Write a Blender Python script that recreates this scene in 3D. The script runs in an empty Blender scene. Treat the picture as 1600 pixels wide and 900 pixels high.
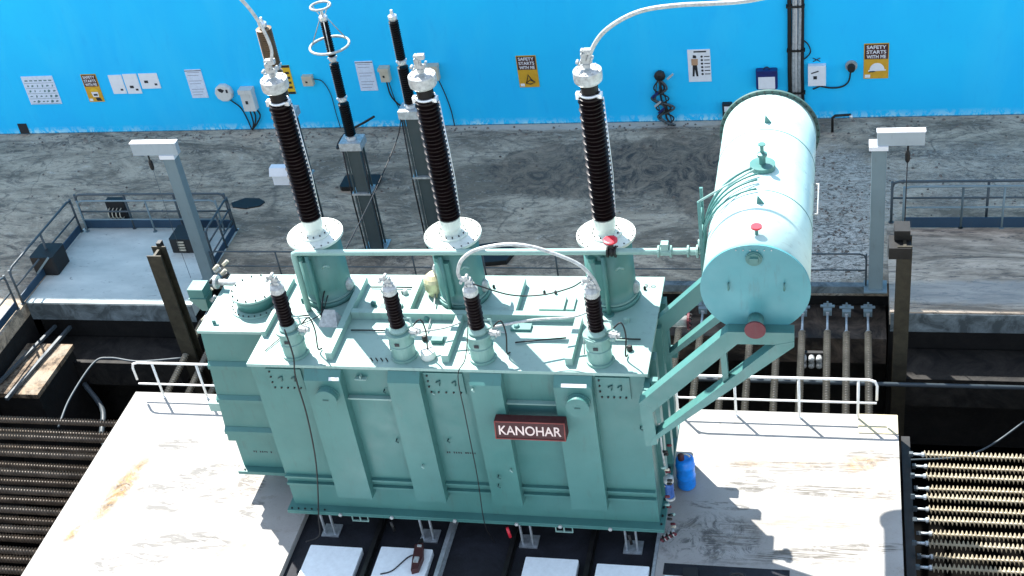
import bpy, math, random
from mathutils import Vector, Matrix
random.seed(7)
R = math.radians
S = bpy.context.scene
COL = S.collection

# ------------------------------------------------------------------ camera, sky, sun, exposure
yaw, pit, rol = R(-17.04), R(35.88), R(9.59)
fw = Vector((math.sin(yaw)*math.cos(pit), math.cos(yaw)*math.cos(pit), -math.sin(pit)))
rt = Vector((math.cos(yaw), -math.sin(yaw), 0))
dn = fw.cross(rt)
rt2 = rt*math.cos(rol) + dn*math.sin(rol)
dn2 = -rt*math.sin(rol) + dn*math.cos(rol)
cam = bpy.data.cameras.new('camera'); camo = bpy.data.objects.new('camera', cam); COL.objects.link(camo)
m = Matrix.Identity(4)
for i in range(3):
    m[i][0] = rt2[i]; m[i][1] = -dn2[i]; m[i][2] = -fw[i]
m[0][3], m[1][3], m[2][3] = 0, 0, 18
camo.matrix_world = m
cam.sensor_width = 36; cam.lens = 36*2102/1600; cam.clip_end = 2000; cam.clip_start = 0.1
S.camera = camo
w = bpy.data.worlds.new('World'); S.world = w; w.use_nodes = True
nt = w.node_tree; bg = nt.nodes['Background']
sky = nt.nodes.new('ShaderNodeTexSky'); sky.sky_type = 'NISHITA'; sky.sun_disc = False
sky.sun_elevation = R(53.6); sky.sun_rotation = R(320); sky.air_density = 1.0; sky.dust_density = 0.6
hs = nt.nodes.new('ShaderNodeHueSaturation'); hs.inputs['Saturation'].default_value = .64
nt.links.new(sky.outputs[0], hs.inputs['Color']); nt.links.new(hs.outputs[0], bg.inputs[0]); bg.inputs[1].default_value = 0.142
sun = bpy.data.lights.new('sun', 'SUN'); sun.energy = 5.0; sun.angle = R(0.5); sun.color = (1, .965, .91)
suno = bpy.data.objects.new('sun', sun); COL.objects.link(suno)
suno.rotation_euler = Vector((-.47, .56, .99)).to_track_quat('Z', 'Y').to_euler(); suno.location = (-20, 40, 60)
S.view_settings.view_transform = 'Standard'; S.view_settings.look = 'None'
S.view_settings.exposure = 1.45; S.view_settings.gamma = 1
S.render.resolution_x, S.render.resolution_y = 1024, 576

# ------------------------------------------------------------------ materials
class NT:
    def __init__(s, name, rough=.6, metal=0, spec=None):
        s.m = bpy.data.materials.new(name); s.m.use_nodes = True
        s.t = s.m.node_tree; s.b = s.t.nodes['Principled BSDF']
        s.b.inputs['Roughness'].default_value = rough; s.b.inputs['Metallic'].default_value = metal
        if spec is not None: s.b.inputs['Specular IOR Level'].default_value = spec
        s.co = s.n('TexCoord').outputs['Object']
    def n(s, k): return s.t.nodes.new('ShaderNode'+k)
    def l(s, a, b): s.t.links.new(a, b)
    def map(s, scale, rot=(0, 0, 0)):
        x = s.n('Mapping'); x.inputs['Scale'].default_value = scale; x.inputs['Rotation'].default_value = rot
        s.l(s.co, x.inputs['Vector']); return x.outputs[0]
    def noise(s, scale, det=5, rough=.6, vec=None, dist=0):
        x = s.n('TexNoise'); x.inputs['Scale'].default_value = scale; x.inputs['Detail'].default_value = det
        x.inputs['Roughness'].default_value = rough; x.inputs['Distortion'].default_value = dist
        s.l(vec if vec is not None else s.co, x.inputs['Vector']); return x.outputs['Fac']
    def ramp(s, f, stops):
        x = s.n('ValToRGB'); e = x.color_ramp.elements
        while len(e) < len(stops): e.new(.5)
        for i, (p, c) in enumerate(stops):
            e[i].position = p; e[i].color = (c, c, c, 1) if not isinstance(c, tuple) else (*c, 1)
        s.l(f, x.inputs[0]); return x.outputs[0]
    def mix(s, f, a, b, mode='MIX'):
        x = s.n('Mix'); x.data_type = 'RGBA'; x.blend_type = mode
        for v, i in ((f, 0), (a, 6), (b, 7)):
            if isinstance(v, (int, float)): x.inputs[i].default_value = v
            elif isinstance(v, tuple): x.inputs[i].default_value = (*v, 1)
            else: s.l(v, x.inputs[i])
        return x.outputs[2]
    def mul(s, a, b, op='MULTIPLY'):
        x = s.n('Math'); x.operation = op
        for i, v in enumerate((a, b)):
            if isinstance(v, (int, float)): x.inputs[i].default_value = v
            else: s.l(v, x.inputs[i])
        return x.outputs[0]
    def bump(s, h, st=.3, d=.02):
        x = s.n('Bump'); x.inputs['Strength'].default_value = st; x.inputs['Distance'].default_value = d
        s.l(h, x.inputs['Height']); s.l(x.outputs[0], s.b.inputs['Normal'])
    def spot(s, cx, cy, rx, ry, soft=.5, ang=0):           # soft elliptical mask lying on the ground at a real place
        x = s.n('Mapping'); x.vector_type = 'TEXTURE'
        x.inputs['Location'].default_value = (cx, cy, 0); x.inputs['Scale'].default_value = (rx, ry, 50)
        x.inputs['Rotation'].default_value = (0, 0, ang); s.l(s.co, x.inputs['Vector'])
        v = s.n('VectorMath'); v.operation = 'LENGTH'; s.l(x.outputs[0], v.inputs[0])
        nz = s.noise(2.2, 6, .7)
        a = s.mul(s.mul(v.outputs['Value'], s.mul(nz, .9), 'ADD'), .5)
        return s.ramp(a, [(.66-.28*soft, 1.), (.70, 0.)])
    def done(s, c=None):
        if c is not None:
            if isinstance(c, tuple): s.b.inputs['Base Color'].default_value = (*c, 1)
            else: s.l(c, s.b.inputs['Base Color'])
        return s.m

def plain(name, c, rough=.5, metal=0, var=.25, sc=6, spec=None, bump=0):
    n = NT(name, rough, metal, spec)
    f = n.noise(sc, 6, .65)
    lo = tuple(x*(1-var) for x in c); hi = tuple(min(1, x*(1+var)) for x in c)
    col = n.mix(n.ramp(f, [(.3, 0.), (.7, 1.)]), lo, hi)
    if bump: n.bump(n.noise(sc*4, 4), bump)
    return n.done(col)

def paint(name, c, rough=.38, dirt=(.06, .07, .06), amt=.35):
    n = NT(name, rough)
    f = n.noise(1.3, 6, .6); g = n.noise(9, 5, .7, n.map((1, 1, .18)))
    base = n.mix(n.ramp(f, [(.3, 0.), (.7, 1.)]), tuple(x*.9 for x in c), tuple(min(1, x*1.08) for x in c))
    d = n.ramp(g, [(.56, 0.), (.78, 1.)])
    col = n.mix(n.mul(d, amt), base, dirt)
    n.l(n.ramp(n.noise(4, 5), [(.3, rough*.8), (.7, min(1, rough*1.4))]), n.b.inputs['Roughness'])
    n.bump(n.noise(1.7, 3), .12, .02)
    return n.done(col)

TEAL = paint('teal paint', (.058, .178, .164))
TEAL_LIT = paint('sunlit teal paint', (.23, .37, .335))  # lighter copy of the tank teal; sunlight on the cover sits in the colour
TEAL_D = paint('dark teal paint', (.02, .09, .085))
SAGE = paint('sage grey paint', (.15, .29, .26))
TURR = paint('turret sage paint', (.085, .215, .195))
MAROON = paint('maroon enamel', (.10, .006, .014), .5)
PLATEM = paint('dark maroon plate', (.045, .004, .006), .5)
RED = paint('red paint', (.6, .02, .04), .4)
WHITEM = plain('cast white metal', (.40, .42, .41), .4, .1, .35, 14)
ALU = plain('bare aluminium', (.7, .72, .73), .35, .6, .15)
BLACKR = plain('black rubber', (.005, .005, .006), .6)
BROWNP = plain('brown glazed porcelain', (.0075, .0032, .0034), .38, 0, .4, 3, .25)
BLKP = plain('black polymer', (.003, .003, .004), .5, spec=.25)
BRONZE = plain('bronze brown fitting', (.19, .12, .06), .5)
GREYST = paint('grey blue painted steel', (.16, .225, .25), .5)
PEDST = paint('dark grey blue pedestal steel', (.045, .065, .07), .5)
CREAM = paint('cream and sunlit white enamel', (.62, .68, .62), .35)
CONS = paint('sunlit mint conservator paint', (.46, .66, .62), .32)  # shell lightened towards white to carry the sun falling on it
GALV = plain('galvanised steel', (.42, .46, .48), .45, .5, .3, 12)
DKST = plain('dark greasy steel', (.010, .010, .010), .5, .2, .6, 5)
OLIVE = plain('rusty olive steel', (.035, .031, .020), .6, .2, .5, 4, bump=.2)
RAILG = paint('dark grey rail paint', (.05, .068, .08), .5)
RAILW = paint('white rail paint', (.78, .78, .76), .5, (.3, .2, .1))
BLUEK = paint('blue kick plate', (.014, .045, .085), .5)
BLUED = plain('blue drum plastic', (.004, .22, .75), .35)
WHITE = plain('white printed board', (.75, .77, .80), .5, 0, .05)
PAPER = plain('pale blue white paper', (.62, .70, .82), .6, 0, .1, 20)
YEL = plain('yellow printed board', (.72, .45, .02), .5, 0, .1)
ORANGE = plain('ochre printed board', (.60, .33, .02), .5, 0, .1)
DKRED = plain('dark maroon print', (.055, .012, .012), .5, 0, .1)
INK = plain('black ink', (.012, .014, .02), .6, 0, .1)
BEIGE = plain('beige plastic', (.50, .46, .36), .5, 0, .1)
GOLD = plain('cream brass fitting', (.62, .55, .33), .35, .3)
NAVY = plain('navy plastic', (.01, .02, .13), .4)
SKIN = plain('printed tan', (.45, .27, .16), .6, 0, .1)

def mat_wall():
    n = NT('blue wall paint', .75)
    f = n.noise(.35, 5, .55); g = n.noise(3.5, 7, .7, n.map((1, 1, .35)))
    c = n.mix(n.ramp(f, [(.3, 0.), (.7, 1.)]), (.002, .50, .95), (.003, .57, .97))
    h_ = n.noise(.8, 6, .6, n.map((1, 1, .25)), .6)
    c = n.mix(n.mul(n.ramp(h_, [(.52, 0.), (.66, 1.)]), .35), c, (.03, .60, .97))
    c = n.mix(n.mul(n.ramp(g, [(.55, 0.), (.8, 1.)]), .4), c, (.004, .38, .85))
    z = n.n('SeparateXYZ'); n.l(n.co, z.inputs[0])
    low = n.ramp(n.mul(z.outputs[2], 1.0), [(.03, 1.), (.24, 0.)])
    fl = n.noise(5, 9, .8, n.map((1.3, 1, .8)))
    pe = n.mul(n.mul(low, n.ramp(fl, [(.47, 0.), (.52, 1.)])), n.ramp(n.noise(.45, 4, .6), [(.42, .15), (.56, 1.)]))
    c = n.mix(n.mul(pe, .9), c, (.50, .85, .95))
    base = n.ramp(n.mul(z.outputs[2], n.mul(fl, .05), 'ADD'), [(.045, 1.), (.06, 0.)])
    c = n.mix(n.mul(base, .8), c, (.02, .09, .16))
    n.bump(n.noise(14, 6), .15, .01)
    return n.done(c)
def mat_ground():
    n = NT('weathered yard concrete', .85)
    v = n.map((.55, 1.35, 1), (0, 0, R(10)))
    a = n.noise(.45, 10, .72, v, 1.4); b = n.noise(1.5, 12, .82, v, 2.8); d = n.noise(18, 6, .8); e0 = n.noise(4.5, 11, .85, v, 1.2)
    c = n.mix(n.ramp(a, [(.40, 0.), (.58, 1.)]), (.19, .15, .105), (.52, .41, .295))
    c = n.mix(n.mul(n.ramp(b, [(.49, 0.), (.58, 1.)]), .75), c, (.10, .085, .068))
    c = n.mix(n.mul(n.ramp(e0, [(.55, 0.), (.61, 1.)]), .5), c, (.66, .58, .48))
    c = n.mix(n.mul(n.ramp(d, [(.54, 0.), (.62, 1.)]), .45), c, (.10, .09, .08))
    e = n.noise(1.3, 12, .85, None, 2.2)
    oil = n.mix(n.ramp(e, [(.42, 0.), (.58, 1.)]), (.030, .029, .027), (.26, .19, .13))
    for s_ in (n.spot(-6.6, 28.9, 2.6, 1.6, .08), n.spot(-4.2, 29.0, 2.4, 1.7, .1), n.spot(-2.9, 28.2, 1.7, 1.9, .15)): c = n.mix(n.mul(s_, .78), c, oil)
    for cx, cy, rx, ry in ((-11.7, 28.5, .8, .5), (-22, 30.6, .9, .18), (-20.5, 30.7, .8, .15), (-17.8, 30.0, .7, .2), (-10.5, 24.9, .8, .35), (-15.6, 30.9, .5, .15), (-4.4, 30.9, .7, .2), (.9, 30.6, .8, .3), (1.6, 29.4, 2.2, .3), (3.3, 28.4, 1.2, .5), (-23.6, 30.2, .3, .12)):
        c = n.mix(n.mul(n.mul(n.spot(cx, cy, rx, ry, .7), n.ramp(n.noise(3.5, 10, .8, None, 1.5), [(.44, 0.), (.56, 1.)])), .75), c, (.04, .038, .034))
    f = n.noise(4.2, 13, .92, v, 3.2)
    scuff = n.mix(n.ramp(f, [(.46, 0.), (.52, 1.)]), (.020, .019, .017), (.60, .54, .46))
    for s_, k in ((n.spot(-.2, 27.4, 1.7, 2.8, .4), .75), (n.spot(-.3, 25.2, 1.4, 1.5, .4), .95), (n.spot(3.0, 28.5, 2.6, 1.8, .5), .35)): c = n.mix(n.mul(s_, k), c, scuff)
    w1 = n.spot(-6.5, 31.1, 5.0, .3, .5); c = n.mix(n.mul(w1, .6), c, (.60, .54, .46))
    vo = n.n('TexVoronoi'); vo.feature = 'DISTANCE_TO_EDGE'; vo.inputs['Scale'].default_value = .22
    dn_ = n.n('TexNoise'); dn_.inputs['Scale'].default_value = 1.6; dn_.inputs['Detail'].default_value = 8; n.l(n.co, dn_.inputs['Vector'])
    ad = n.n('VectorMath'); ad.operation = 'MULTIPLY_ADD'; n.l(dn_.outputs['Color'], ad.inputs[0]); ad.inputs[1].default_value = (1.1, 1.1, 0); n.l(n.co, ad.inputs[2]); n.l(ad.outputs[0], vo.inputs['Vector'])
    c = n.mix(n.mul(n.ramp(vo.outputs['Distance'], [(.002, 1.), (.005, 0.)]), .55), c, (.05, .045, .04))
    n.bump(n.noise(9, 8, .7), .35, .02)
    return n.done(c)
def mat_slab():
    n = NT('pale blue grey slab', .8)
    v = n.map((.6, 1.6, 1))
    a = n.noise(.9, 7, .6, v); b = n.noise(5, 9, .8, v, 1.5)
    c = n.mix(n.ramp(a, [(.35, 0.), (.65, 1.)]), (.38, .43, .41), (.56, .60, .56))
    c = n.mix(n.mul(n.ramp(b, [(.59, 0.), (.64, 1.)]), .7), c, (.12, .15, .16))
    n.bump(n.noise(12, 6), .3, .01)
    return n.done(c)
def mat_slab_r():
    n = NT('grimy grey slab', .85)
    v = n.map((.35, 1.8, 1))
    a = n.noise(1.1, 9, .7, v, 1.2); b = n.noise(4, 10, .8, v, 1.8)
    c = n.mix(n.ramp(a, [(.40, 0.), (.60, 1.)]), (.22, .175, .13), (.58, .47, .36))
    c = n.mix(n.mul(n.ramp(b, [(.52, 0.), (.60, 1.)]), .75), c, (.045, .05, .055))
    s_ = n.spot(3.2, 23.8, 4, .5, .4); c = n.mix(n.mul(s_, .6), c, (.30, .31, .30))
    n.bump(n.noise(9, 6), .4, .02)
    return n.done(c)
def mat_platform():
    n = NT('sun bleached platform concrete', .8)
    a = n.noise(.7, 7, .6); d = n.noise(30, 4)
    c = n.mix(n.ramp(a, [(.35, 0.), (.65, 1.)]), (.285, .275, .255), (.36, .35, .33))
    b = n.noise(5.0, 10, .8, n.map((.4, 1.6, 1), (0, 0, R(14))), 1.2)
    sc = n.ramp(b, [(.47, 0.), (.53, 1.)])
    # grey wipe marks left, tyre and dirt bands right
    for cx, cy, rx, ry, an in ((-12.9, 17.1, .9, .22, 14), (-12.3, 17.6, .8, .2, 18), (-11.9, 16.9, .5, .3, 0), (-12.9, 16.5, .45, .25, 10), (-12.2, 15.75, 1.1, .2, 14), (-13.0, 15.1, .9, .3, 12), (-11.6, 15.7, .6, .22, 8), (-11.3, 17.3, .35, .4, 0),
                               (-11.0, 16.6, .3, .3, 0), (-13.3, 18.3, .6, .2, 10), (-1.5, 17.9, .5, .25, 0), (-2.0, 17.3, .7, .12, 0)):
        c = n.mix(n.mul(n.mul(n.spot(cx, cy, rx, ry, .25, R(an)), sc), .85), c, (.12, .115, .105))
    wv = n.noise(30, 4, .6, n.map((.05, 1, 1))); wr = n.ramp(wv, [(.44, 0.), (.54, 1.)])
    br = n.ramp(n.noise(2.6, 5, .7), [(.36, 0.), (.5, 1.)])
    for cx, cy, rx, ry, an, k in ((-.9, 18.35, 2.0, .20, 3, .7), (.6, 18.75, .6, .18, 5, .8), (.0, 17.78, 1.6, .17, 0, .9), (-1.7, 17.8, .5, .16, 0, .7), (-.1, 16.35, 1.6, .16, 9, .85), (-.7, 16.1, 1.4, .14, 6, .6), (-.6, 17.0, 1.2, .22, 0, .35), (-1.9, 16.6, .7, .4, 0, .7)):
        c = n.mix(n.mul(n.mul(n.mul(n.spot(cx, cy, rx, ry, .2, R(an)), wr), br), k), c, (.09, .08, .065))
    rn = n.noise(5, 8, .8, None, 1.)
    rc = n.mix(n.ramp(rn, [(.42, 0.), (.58, 1.)]), (.05, .022, .005), (.30, .185, .06))
    for cx, cy, rx, ry, an, k in ((-14.0, 17.0, .28, 1.25, -12, 1.), (-14.0, 16.9, .5, 1.1, -12, .35), (-14.45, 15.75, .16, .4, -25, .9), (-14.1, 15.7, .6, .15, 12, .4), (-11.1, 15.55, .8, .16, 28, .5), (-11.9, 15.3, .4, .2, 0, .3), (-11.3, 17.2, .5, .8, -20, .16), (.45, 18.55, .55, .28, 12, .75), (-1.2, 18.45, 1.6, .2, 2, .35), (-.4, 16.9, 1.6, .4, 0, .25), (.6, 17.6, .5, .9, 0, .15), (-12.2, 18.55, .5, .12, 0, .35)):
        c = n.mix(n.mul(n.mul(n.spot(cx, cy, rx, ry, .9, R(an)), n.ramp(n.noise(3.2, 9, .8, None, 1.), [(.36, .15), (.55, 1.)])), k), c, rc)
    ds = n.noise(2.2, 10, .85, None, 2.); c = n.mix(n.mul(n.mul(n.spot(-2.2, 16.5, 1.1, .7, .4), n.ramp(ds, [(.48, 0.), (.56, 1.)])), .8), c, (.06, .06, .06))  # deck stain; its darkness also deepens the tank's shadow through colour
    gr = n.noise(1.3, 10, .8, n.map((.8, 1.4, 1)), 1.5)
    c = n.mix(n.mul(n.ramp(gr, [(.56, 0.), (.60, 1.)]), .45), c, (.22, .20, .165))
    c = n.mix(n.mul(n.ramp(d, [(.60, 0.), (.68, 1.)]), .4), c, (.16, .15, .13))
    n.bump(n.noise(10, 6), .25, .01)
    return n.done(c)
def mat_pit(name='pit concrete darkened for shade', lo=(.0015, .0015, .0016), hi=(.010, .0092, .008)):  # default near-black colours put the pit's deep shade into the concrete
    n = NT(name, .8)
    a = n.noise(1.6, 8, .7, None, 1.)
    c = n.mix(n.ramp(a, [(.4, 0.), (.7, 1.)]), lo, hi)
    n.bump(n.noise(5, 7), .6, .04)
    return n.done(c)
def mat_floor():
    n = NT('pit floor blackened for shade', .95, 0, .05)  # floor coloured near black in place of shade at the bottom
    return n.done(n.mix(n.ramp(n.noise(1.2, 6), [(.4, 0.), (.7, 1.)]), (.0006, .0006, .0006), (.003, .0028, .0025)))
PITF = mat_floor()
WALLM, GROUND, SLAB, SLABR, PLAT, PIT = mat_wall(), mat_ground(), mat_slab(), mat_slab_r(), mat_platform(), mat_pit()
LEDGE = mat_pit('rubbly brown ledge', (.010, .008, .007), (.13, .10, .075))
LEDGE2 = mat_pit('dark lower ledge', (.002, .002, .002), (.030, .027, .022))  # side ledges, darker than the middle one
def mat_tan():
    n = NT('rusty tan concrete', .85)
    a = n.noise(4, 12, .8); b = n.noise(1.5, 6, .6)
    c = n.mix(n.ramp(a, [(.42, 0.), (.58, 1.)]), (.035, .022, .012), (.26, .19, .125))
    c = n.mix(n.mul(n.ramp(b, [(.5, 0.), (.6, 1.)]), .6), c, (.30, .26, .20))
    n.bump(n.noise(9, 8), .5, .03); return n.done(c)
TANB = mat_tan()
FACE = mat_pit('streaked concrete face', (.05, .065, .07), (.21, .26, .28))
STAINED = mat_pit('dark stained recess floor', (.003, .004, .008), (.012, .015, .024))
PAD = plain('pale pad concrete', (.80, .86, .88), .7, 0, .08, 7)
CREAMROD = plain('cream ribbed coating', (.42, .37, .27), .5, 0, .25, 3)
BROWNROD = plain('dusty brown ribbed coating', (.135, .11, .085), .55, 0, .5, 3)
MIDROD = plain('dusty grey ribbed coating', (.23, .215, .18), .5, 0, .3, 3)

# ------------------------------------------------------------------ mesh builder
class MB:
    def __init__(s): s.v = []; s.f = []; s.mi = []; s.sm = []; s.mats = [None]; s.cur = 0
    def mat(s, m):
        if m not in s.mats: s.mats.append(m)
        s.cur = s.mats.index(m); return s
    def face(s, idx, smooth=False): s.f.append(idx); s.mi.append(s.cur); s.sm.append(smooth)
    def hexa(s, p):                     # 8 points: bottom 4 ccw, top 4 ccw
        b = len(s.v); s.v += [tuple(q) for q in p]
        for q in ((3, 2, 1, 0), (4, 5, 6, 7), (0, 1, 5, 4), (1, 2, 6, 5), (2, 3, 7, 6), (3, 0, 4, 7)): s.face([b+i for i in q])
        return s
    def box(s, x0, x1, y0, y1, z0, z1, bev=0):
        if bev:
            return s.prismz([(x0+bev, y0), (x1-bev, y0), (x1, y0+bev), (x1, y1-bev), (x1-bev, y1), (x0+bev, y1), (x0, y1-bev), (x0, y0+bev)], z0, z1)
        return s.hexa([(x0, y0, z0), (x1, y0, z0), (x1, y1, z0), (x0, y1, z0), (x0, y0, z1), (x1, y0, z1), (x1, y1, z1), (x0, y1, z1)])
    def prismz(s, poly, z0, z1):
        b = len(s.v); n = len(poly)
        s.v += [(x, y, z0) for x, y in poly]+[(x, y, z1) for x, y in poly]
        s.face([b+n-1-i for i in range(n)]); s.face([b+n+i for i in range(n)])
        for i in range(n): j = (i+1) % n; s.face([b+i, b+j, b+n+j, b+n+i])
        return s
    def prismy(s, poly, y0, y1):        # poly in x,z
        b = len(s.v); n = len(poly)
        s.v += [(x, y0, z) for x, z in poly]+[(x, y1, z) for x, z in poly]
        s.face([b+i for i in range(n)]); s.face([b+2*n-1-i for i in range(n)])
        for i in range(n): j = (i+1) % n; s.face([b+j, b+i, b+n+i, b+n+j])
        return s
    def prismx(s, poly, x0, x1):        # poly in y,z
        b = len(s.v); n = len(poly)
        s.v += [(x0, y, z) for y, z in poly]+[(x1, y, z) for y, z in poly]
        s.face([b+n-1-i for i in range(n)]); s.face([b+n+i for i in range(n)])
        for i in range(n): j = (i+1) % n; s.face([b+i, b+j, b+n+j, b+n+i])
        return s
    def tube(s, pts, r, seg=10, cap=True):
        pts = [Vector(p) for p in pts]; n = len(pts); b = len(s.v)
        rr = r if isinstance(r, (list, tuple)) else [r]*n
        t0 = (pts[1]-pts[0]).normalized()
        u = t0.orthogonal().normalized()
        for i, p in enumerate(pts):
            t = ((pts[min(i+1, n-1)]-pts[i]).normalized()+(pts[i]-pts[max(i-1, 0)]).normalized()).normalized() if 0 < i < n-1 else ((pts[1]-pts[0]) if i == 0 else (pts[-1]-pts[-2])).normalized()
            u = (u-t*u.dot(t)).normalized(); w_ = t.cross(u)
            for k in range(seg):
                a = 2*math.pi*k/seg; s.v.append(tuple(p+rr[i]*(math.cos(a)*u+math.sin(a)*w_)))
        for i in range(n-1):
            for k in range(seg):
                k2 = (k+1) % seg; s.face([b+i*seg+k, b+i*seg+k2, b+(i+1)*seg+k2, b+(i+1)*seg+k], True)
        if cap:
            s.face([b+seg-1-k for k in range(seg)]); s.face([b+(n-1)*seg+k for k in range(seg)])
        return s
    def lathe(s, o, prof, seg=24, axis='z', smooth=False):   # prof: (r, h) pairs; solid
        o = Vector(o); b = len(s.v); n = len(prof)
        A = {'z': (Vector((1, 0, 0)), Vector((0, 1, 0)), Vector((0, 0, 1))), 'y': (Vector((0, 0, 1)), Vector((1, 0, 0)), Vector((0, 1, 0))), 'x': (Vector((0, 1, 0)), Vector((0, 0, 1)), Vector((1, 0, 0))), '-y': (Vector((1, 0, 0)), Vector((0, 0, 1)), Vector((0, -1, 0)))}[axis] if isinstance(axis, str) else axis
        for r, h in prof:
            for k in range(seg):
                a = 2*math.pi*k/seg; s.v.append(tuple(o+A[0]*r*math.cos(a)+A[1]*r*math.sin(a)+A[2]*h))
        for i in range(n-1):
            for k in range(seg):
                k2 = (k+1) % seg; s.face([b+i*seg+k, b+i*seg+k2, b+(i+1)*seg+k2, b+(i+1)*seg+k], smooth)
        s.face([b+seg-1-k for k in range(seg)]); s.face([b+(n-1)*seg+k for k in range(seg)])
        return s
    def bolts(s, o, R_, n, r=.014, h=.02, axis='z', ph=0):
        o = Vector(o)
        A = {'z': (Vector((1, 0, 0)), Vector((0, 1, 0))), 'y': (Vector((0, 0, 1)), Vector((1, 0, 0))), '-y': (Vector((1, 0, 0)), Vector((0, 0, 1))), 'x': (Vector((0, 1, 0)), Vector((0, 0, 1)))}[axis]
        for k in range(n):
            a = 2*math.pi*(k+.5)/n+ph; s.lathe(o+A[0]*R_*math.cos(a)+A[1]*R_*math.sin(a), [(r, 0), (r, h)], 6, axis)
        return s
    def bar(s, a, b_, wd, ht, up=(0, 0, 1)):
        a = Vector(a); b_ = Vector(b_); t = (b_-a).normalized(); u = t.cross(Vector(up)).normalized(); v = u.cross(t)
        u = u*wd/2; v = v*ht/2
        return s.hexa([a-u-v, a+u-v, b_+u-v, b_-u-v, a-u+v, a+u+v, b_+u+v, b_-u+v])
    def build(s, name, mat=None, parent=None, org=None):
        o = Vector(org) if org is not None else (Vector(parent['org']) if parent is not None and 'org' in parent else Vector((0, 0, 0)))
        me = bpy.data.meshes.new(name)
        me.from_pydata([(x-o.x, y-o.y, z-o.z) for x, y, z in s.v], [], s.f)
        for m_ in s.mats: me.materials.append(m_)
        me.polygons.foreach_set('material_index', s.mi); me.polygons.foreach_set('use_smooth', s.sm)
        me.update()
        import bmesh
        bm = bmesh.new(); bm.from_mesh(me); bmesh.ops.recalc_face_normals(bm, faces=bm.faces); bm.to_mesh(me); bm.free()
        ob = bpy.data.objects.new(name, me); COL.objects.link(ob)
        if parent is not None: ob.parent = parent
        elif org is not None: ob.location = o
        ORG[ob.name] = tuple(o)
        return ob
ORG = {}
class P_(dict): pass
_build = MB.build
def build(s, name, mat=None, parent=None, org=None):
    if 0 in s.mi: s.mats[0] = mat
    else: s.mats = s.mats[1:]; s.mi = [i-1 for i in s.mi]
    if parent is not None: org = ORG[parent.name]
    ob = _build(s, name, mat, None, org if org is not None else (0, 0, 0))
    if parent is not None: ob.parent = parent; ob.location = (0, 0, 0)
    return ob
MB.build = build
def tag(o, label=None, cat=None, group=None, kind=None):
    for k, v in (('label', label), ('category', cat), ('group', group), ('kind', kind)):
        if v: o[k] = v
    return o
def thing(name, label, cat, loc, group=None):
    o = bpy.data.objects.new(name, None); COL.objects.link(o); o.location = loc; o.empty_display_size = .2
    ORG[o.name] = tuple(loc); return tag(o, label, cat, group)
def struct(name, mb, mat): return tag(mb.build(name, mat), kind='structure')
def dup(o, d=(0, 0, 0), label=None):
    c = o.copy(); COL.objects.link(c); c.location = Vector(o.location)+Vector(d)
    if label: c['label'] = label
    ORG[c.name] = tuple(Vector(ORG.get(o.name, (0, 0, 0)))+Vector(d))
    for ch in [x for x in bpy.data.objects if x.parent == o]:
        e = ch.copy(); COL.objects.link(e); e.parent = c
        for g in [x for x in bpy.data.objects if x.parent == ch]:
            h = g.copy(); COL.objects.link(h); h.parent = e
    return c
def text_mesh(body, width, height, x, z, y, name, mat, parent, depth=.004, bold=0):
    cu = bpy.data.curves.new('t', 'FONT'); cu.body = body; cu.size = 1; cu.extrude = 0; cu.offset = bold; cu.align_x = 'LEFT'; cu.space_line = .85
    ob = bpy.data.objects.new('t', cu); COL.objects.link(ob); bpy.context.view_layer.update()
    me = bpy.data.meshes.new_from_object(ob.evaluated_get(bpy.context.evaluated_depsgraph_get()))
    COL.objects.unlink(ob); bpy.data.objects.remove(ob)
    xs = [v.co.x for v in me.vertices]; ys = [v.co.y for v in me.vertices]
    x0, x1, y0, y1 = min(xs), max(xs), min(ys), max(ys)
    mb = MB(); mb.mat(mat)
    mb.v = [(x+(v.co.x-x0)/(x1-x0)*width, y, z+(v.co.y-y0)/(y1-y0)*height) for v in me.vertices]
    for p in me.polygons: mb.face(list(p.vertices))
    bpy.data.meshes.remove(me)
    return mb.build(name, mat, parent)
def arc(c, r, a0, a1, n=8, pl='xz'):
    out = []
    for i in range(n+1):
        a = R(a0+(a1-a0)*i/n); u, v = r*math.cos(a), r*math.sin(a)
        out.append((c[0]+u, c[1], c[2]+v) if pl == 'xz' else ((c[0], c[1]+u, c[2]+v) if pl == 'yz' else (c[0]+u, c[1]+v, c[2])))
    return out
def smoothpath(pts, n=8):               # Catmull-Rom
    P = [Vector(p) for p in pts]; P = [P[0]*2-P[1]]+P+[P[-1]*2-P[-2]]; out = []
    for i in range(1, len(P)-2):
        for k in range(n):
            t = k/n; a, b, c, d = P[i-1], P[i], P[i+1], P[i+2]
            out.append(.5*((2*b)+(c-a)*t+(2*a-5*b+4*c-d)*t*t+(3*b-a-3*c+d)*t**3))
    out.append(P[-2]); return out

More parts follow.
